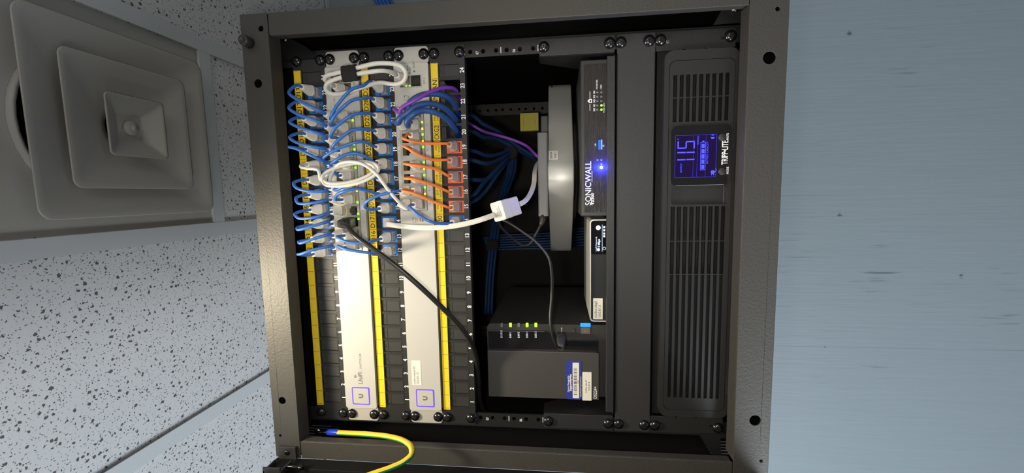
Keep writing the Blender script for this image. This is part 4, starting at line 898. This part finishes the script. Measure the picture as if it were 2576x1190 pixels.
b = MB(); b.box(p0.x, p1.x, yc - .0004, yc, p1.z, p0.z, 0); b.text('molho-nas-01', (p0.x + p1.x) / 2, p0.z - .0058, .0024, yc - .00045, 'CENTER', m=1); b.text('10.0.81.4', (p0.x + p1.x) / 2, p0.z - .0098, .0024, yc - .00045, 'CENTER', m=1); b.build('paper_label', ['paper_white', 'ink_black'], nas)
# usb lead from the NAS, behind the coupler and back to the grey box
u0 = nw(1412, 850, YN)
ul = thing('usb_cable', 'thin black lead plugged into the storage box, passing behind the coupler', 'cable', u0)
P = [V((u0.x - .005, YN - .022, u0.z)), W(1402, 872, -.006), W(1390, 845, -.010), W(1384, 800, -.008), W(1388, 740, -.002), W(1388, 690, -.004), W(1380, 648, -.004), W(1350, 610, .0), W(1310, 580, .002), W(1272, 556, .004), W(1255, 552, .01), W(1258, 568, .02), W(1290, 600, .03), W(1318, 618, .034), W(1333, 613, .036), W(1347, 590, .038), W(1360, 566, .04)]
P[0] = V((u0.x - .004, YN - .026, u0.z))
b = MB(); b.tube(catmull(P), .00185, 10); b.build('cord', 'cable_black', ul)
b = MB(); b.loft([(.0, 0, 0, .0085, .0062), (-.018, 0, 0, .0083, .0060), (-.024, -.002, 0, .0055, .0048), (-.029, -.004, 0, .0028, .0028)], 0, .45); put(proto(b, 'usb_plug', ['plastic_dark']), 'plug', (u0.x, YN, u0.z), ul)
e = W(1365, 548, .043); b = MB(); b.tube([W(1365, 541, .045), W(1365, 552, .043), W(1362, 562, .041), W(1360, 568, .040)], [.0042, .0044, .0032, .0022], 10); b.build('plug', 'plastic_dark', ul)
# ================================================================ INSIDE THE CABINET: dim cable runs
GI = 'blue cables hanging behind the open bay'
runs = [([(1100, 372, .06), (1190, 380, .10), (1225, 392, .13), (1255, 388, .16), (1290, 372, .20)], .0032),
        ([(1100, 392, .06), (1190, 404, .09), (1222, 412, .11), (1255, 402, .15), (1292, 380, .20)], .0034),
        ([(1100, 430, .06), (1190, 452, .09), (1225, 450, .12), (1250, 430, .15), (1288, 388, .20)], .0034),
        ([(1100, 480, .06), (1186, 492, .08), (1215, 462, .11), (1245, 430, .14), (1284, 390, .19)], .0034),
        ([(1100, 520, .06), (1186, 508, .09), (1218, 485, .12), (1250, 440, .15), (1286, 395, .20)], .0032),
        ([(1120, 300, .10), (1185, 290, .14), (1215, 312, .16), (1250, 330, .18), (1290, 360, .20), (1345, 395, .22)], .0034),
        ([(1120, 320, .10), (1185, 330, .12), (1215, 345, .15), (1250, 350, .18), (1290, 370, .20), (1350, 405, .24)], .0034),
        ([(1285, 385, .2), (1278, 430, .22), (1262, 480, .26), (1245, 540, .30), (1232, 620, .33), (1225, 700, .34), (1220, 790, .34)], .0034),
        ([(1290, 388, .2), (1286, 430, .22), (1270, 480, .26), (1252, 540, .30), (1240, 620, .33), (1232, 700, .34), (1228, 790, .34)], .0034),
        ([(1296, 388, .21), (1294, 430, .23), (1277, 480, .27), (1260, 540, .31), (1248, 620, .34), (1240, 700, .35), (1236, 790, .35)], .0034)]
for k in range(7): runs.append(([(1215 + 2 * k, 600 + 5 * k, .38), (1260, 592 + 6 * k, .40), (1320, 590 + 6 * k, .41), (1390, 586 + 6.5 * k, .41), (1460, 575 + 7 * k, .40), (1540, 570 + 7 * k, .38)], .0025))
wd = ['first', 'second', 'third', 'fourth', 'fifth', 'sixth', 'seventh']
for i, (pp, r) in enumerate(runs):
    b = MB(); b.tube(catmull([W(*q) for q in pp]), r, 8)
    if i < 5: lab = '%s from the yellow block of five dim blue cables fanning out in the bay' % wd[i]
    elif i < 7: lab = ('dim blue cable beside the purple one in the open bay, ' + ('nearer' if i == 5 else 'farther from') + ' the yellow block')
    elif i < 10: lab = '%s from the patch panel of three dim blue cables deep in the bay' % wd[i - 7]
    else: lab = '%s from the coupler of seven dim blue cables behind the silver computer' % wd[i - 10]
    tag(b.build('network_cable', 'cable_blue_shaded'), lab, 'cable', GI)
b = MB(); b.tube(catmull([W(*q) for q in ((1165, 300, .12), (1200, 322, .13), (1218, 331, .13), (1250, 340, .12), (1290, 352, .12), (1325, 368, .12), (1350, 392, .11), (1372, 410, .12))]), .0024, 8)
tag(b.build('network_cable', 'cable_purple'), 'purple cable inside the open bay running to the silver computer', 'cable')
for px, py, y, ln, lab in ((1285, 385, .195, .012, 'black tie gathering the dim blue cables near the purple one'), (1240, 615, .325, .012, 'black tie around the dim blue cables deep behind the white coupler')):
    b = MB(); q = W(px, py, y); b.loft([(-.011, 0, 0, .010, .011), (0, 0, 0, .0115, .012), (.011, 0, 0, .010, .011)], 0, .8); tag(b.build('cable_tie', 'velcro', T=Matrix.Translation(q)), lab, 'cable tie')
p0, p1 = W(1308, 285, .2), W(1355, 328, .2)
b = MB(); b.box(p1.x, p0.x, .2, .212, p1.z, p0.z); b.box(p1.x + .006, p0.x - .004, .199, .2, p0.z - .0065, p0.z - .0055); b.box(p1.x + .010, p0.x - .010, .1985, .2, p1.z + .005, p1.z + .006)
tag(b.build('yellow_tag', 'yellow_plastic', None, .0015), 'small yellow plastic block hanging by the rear rail', 'tag')
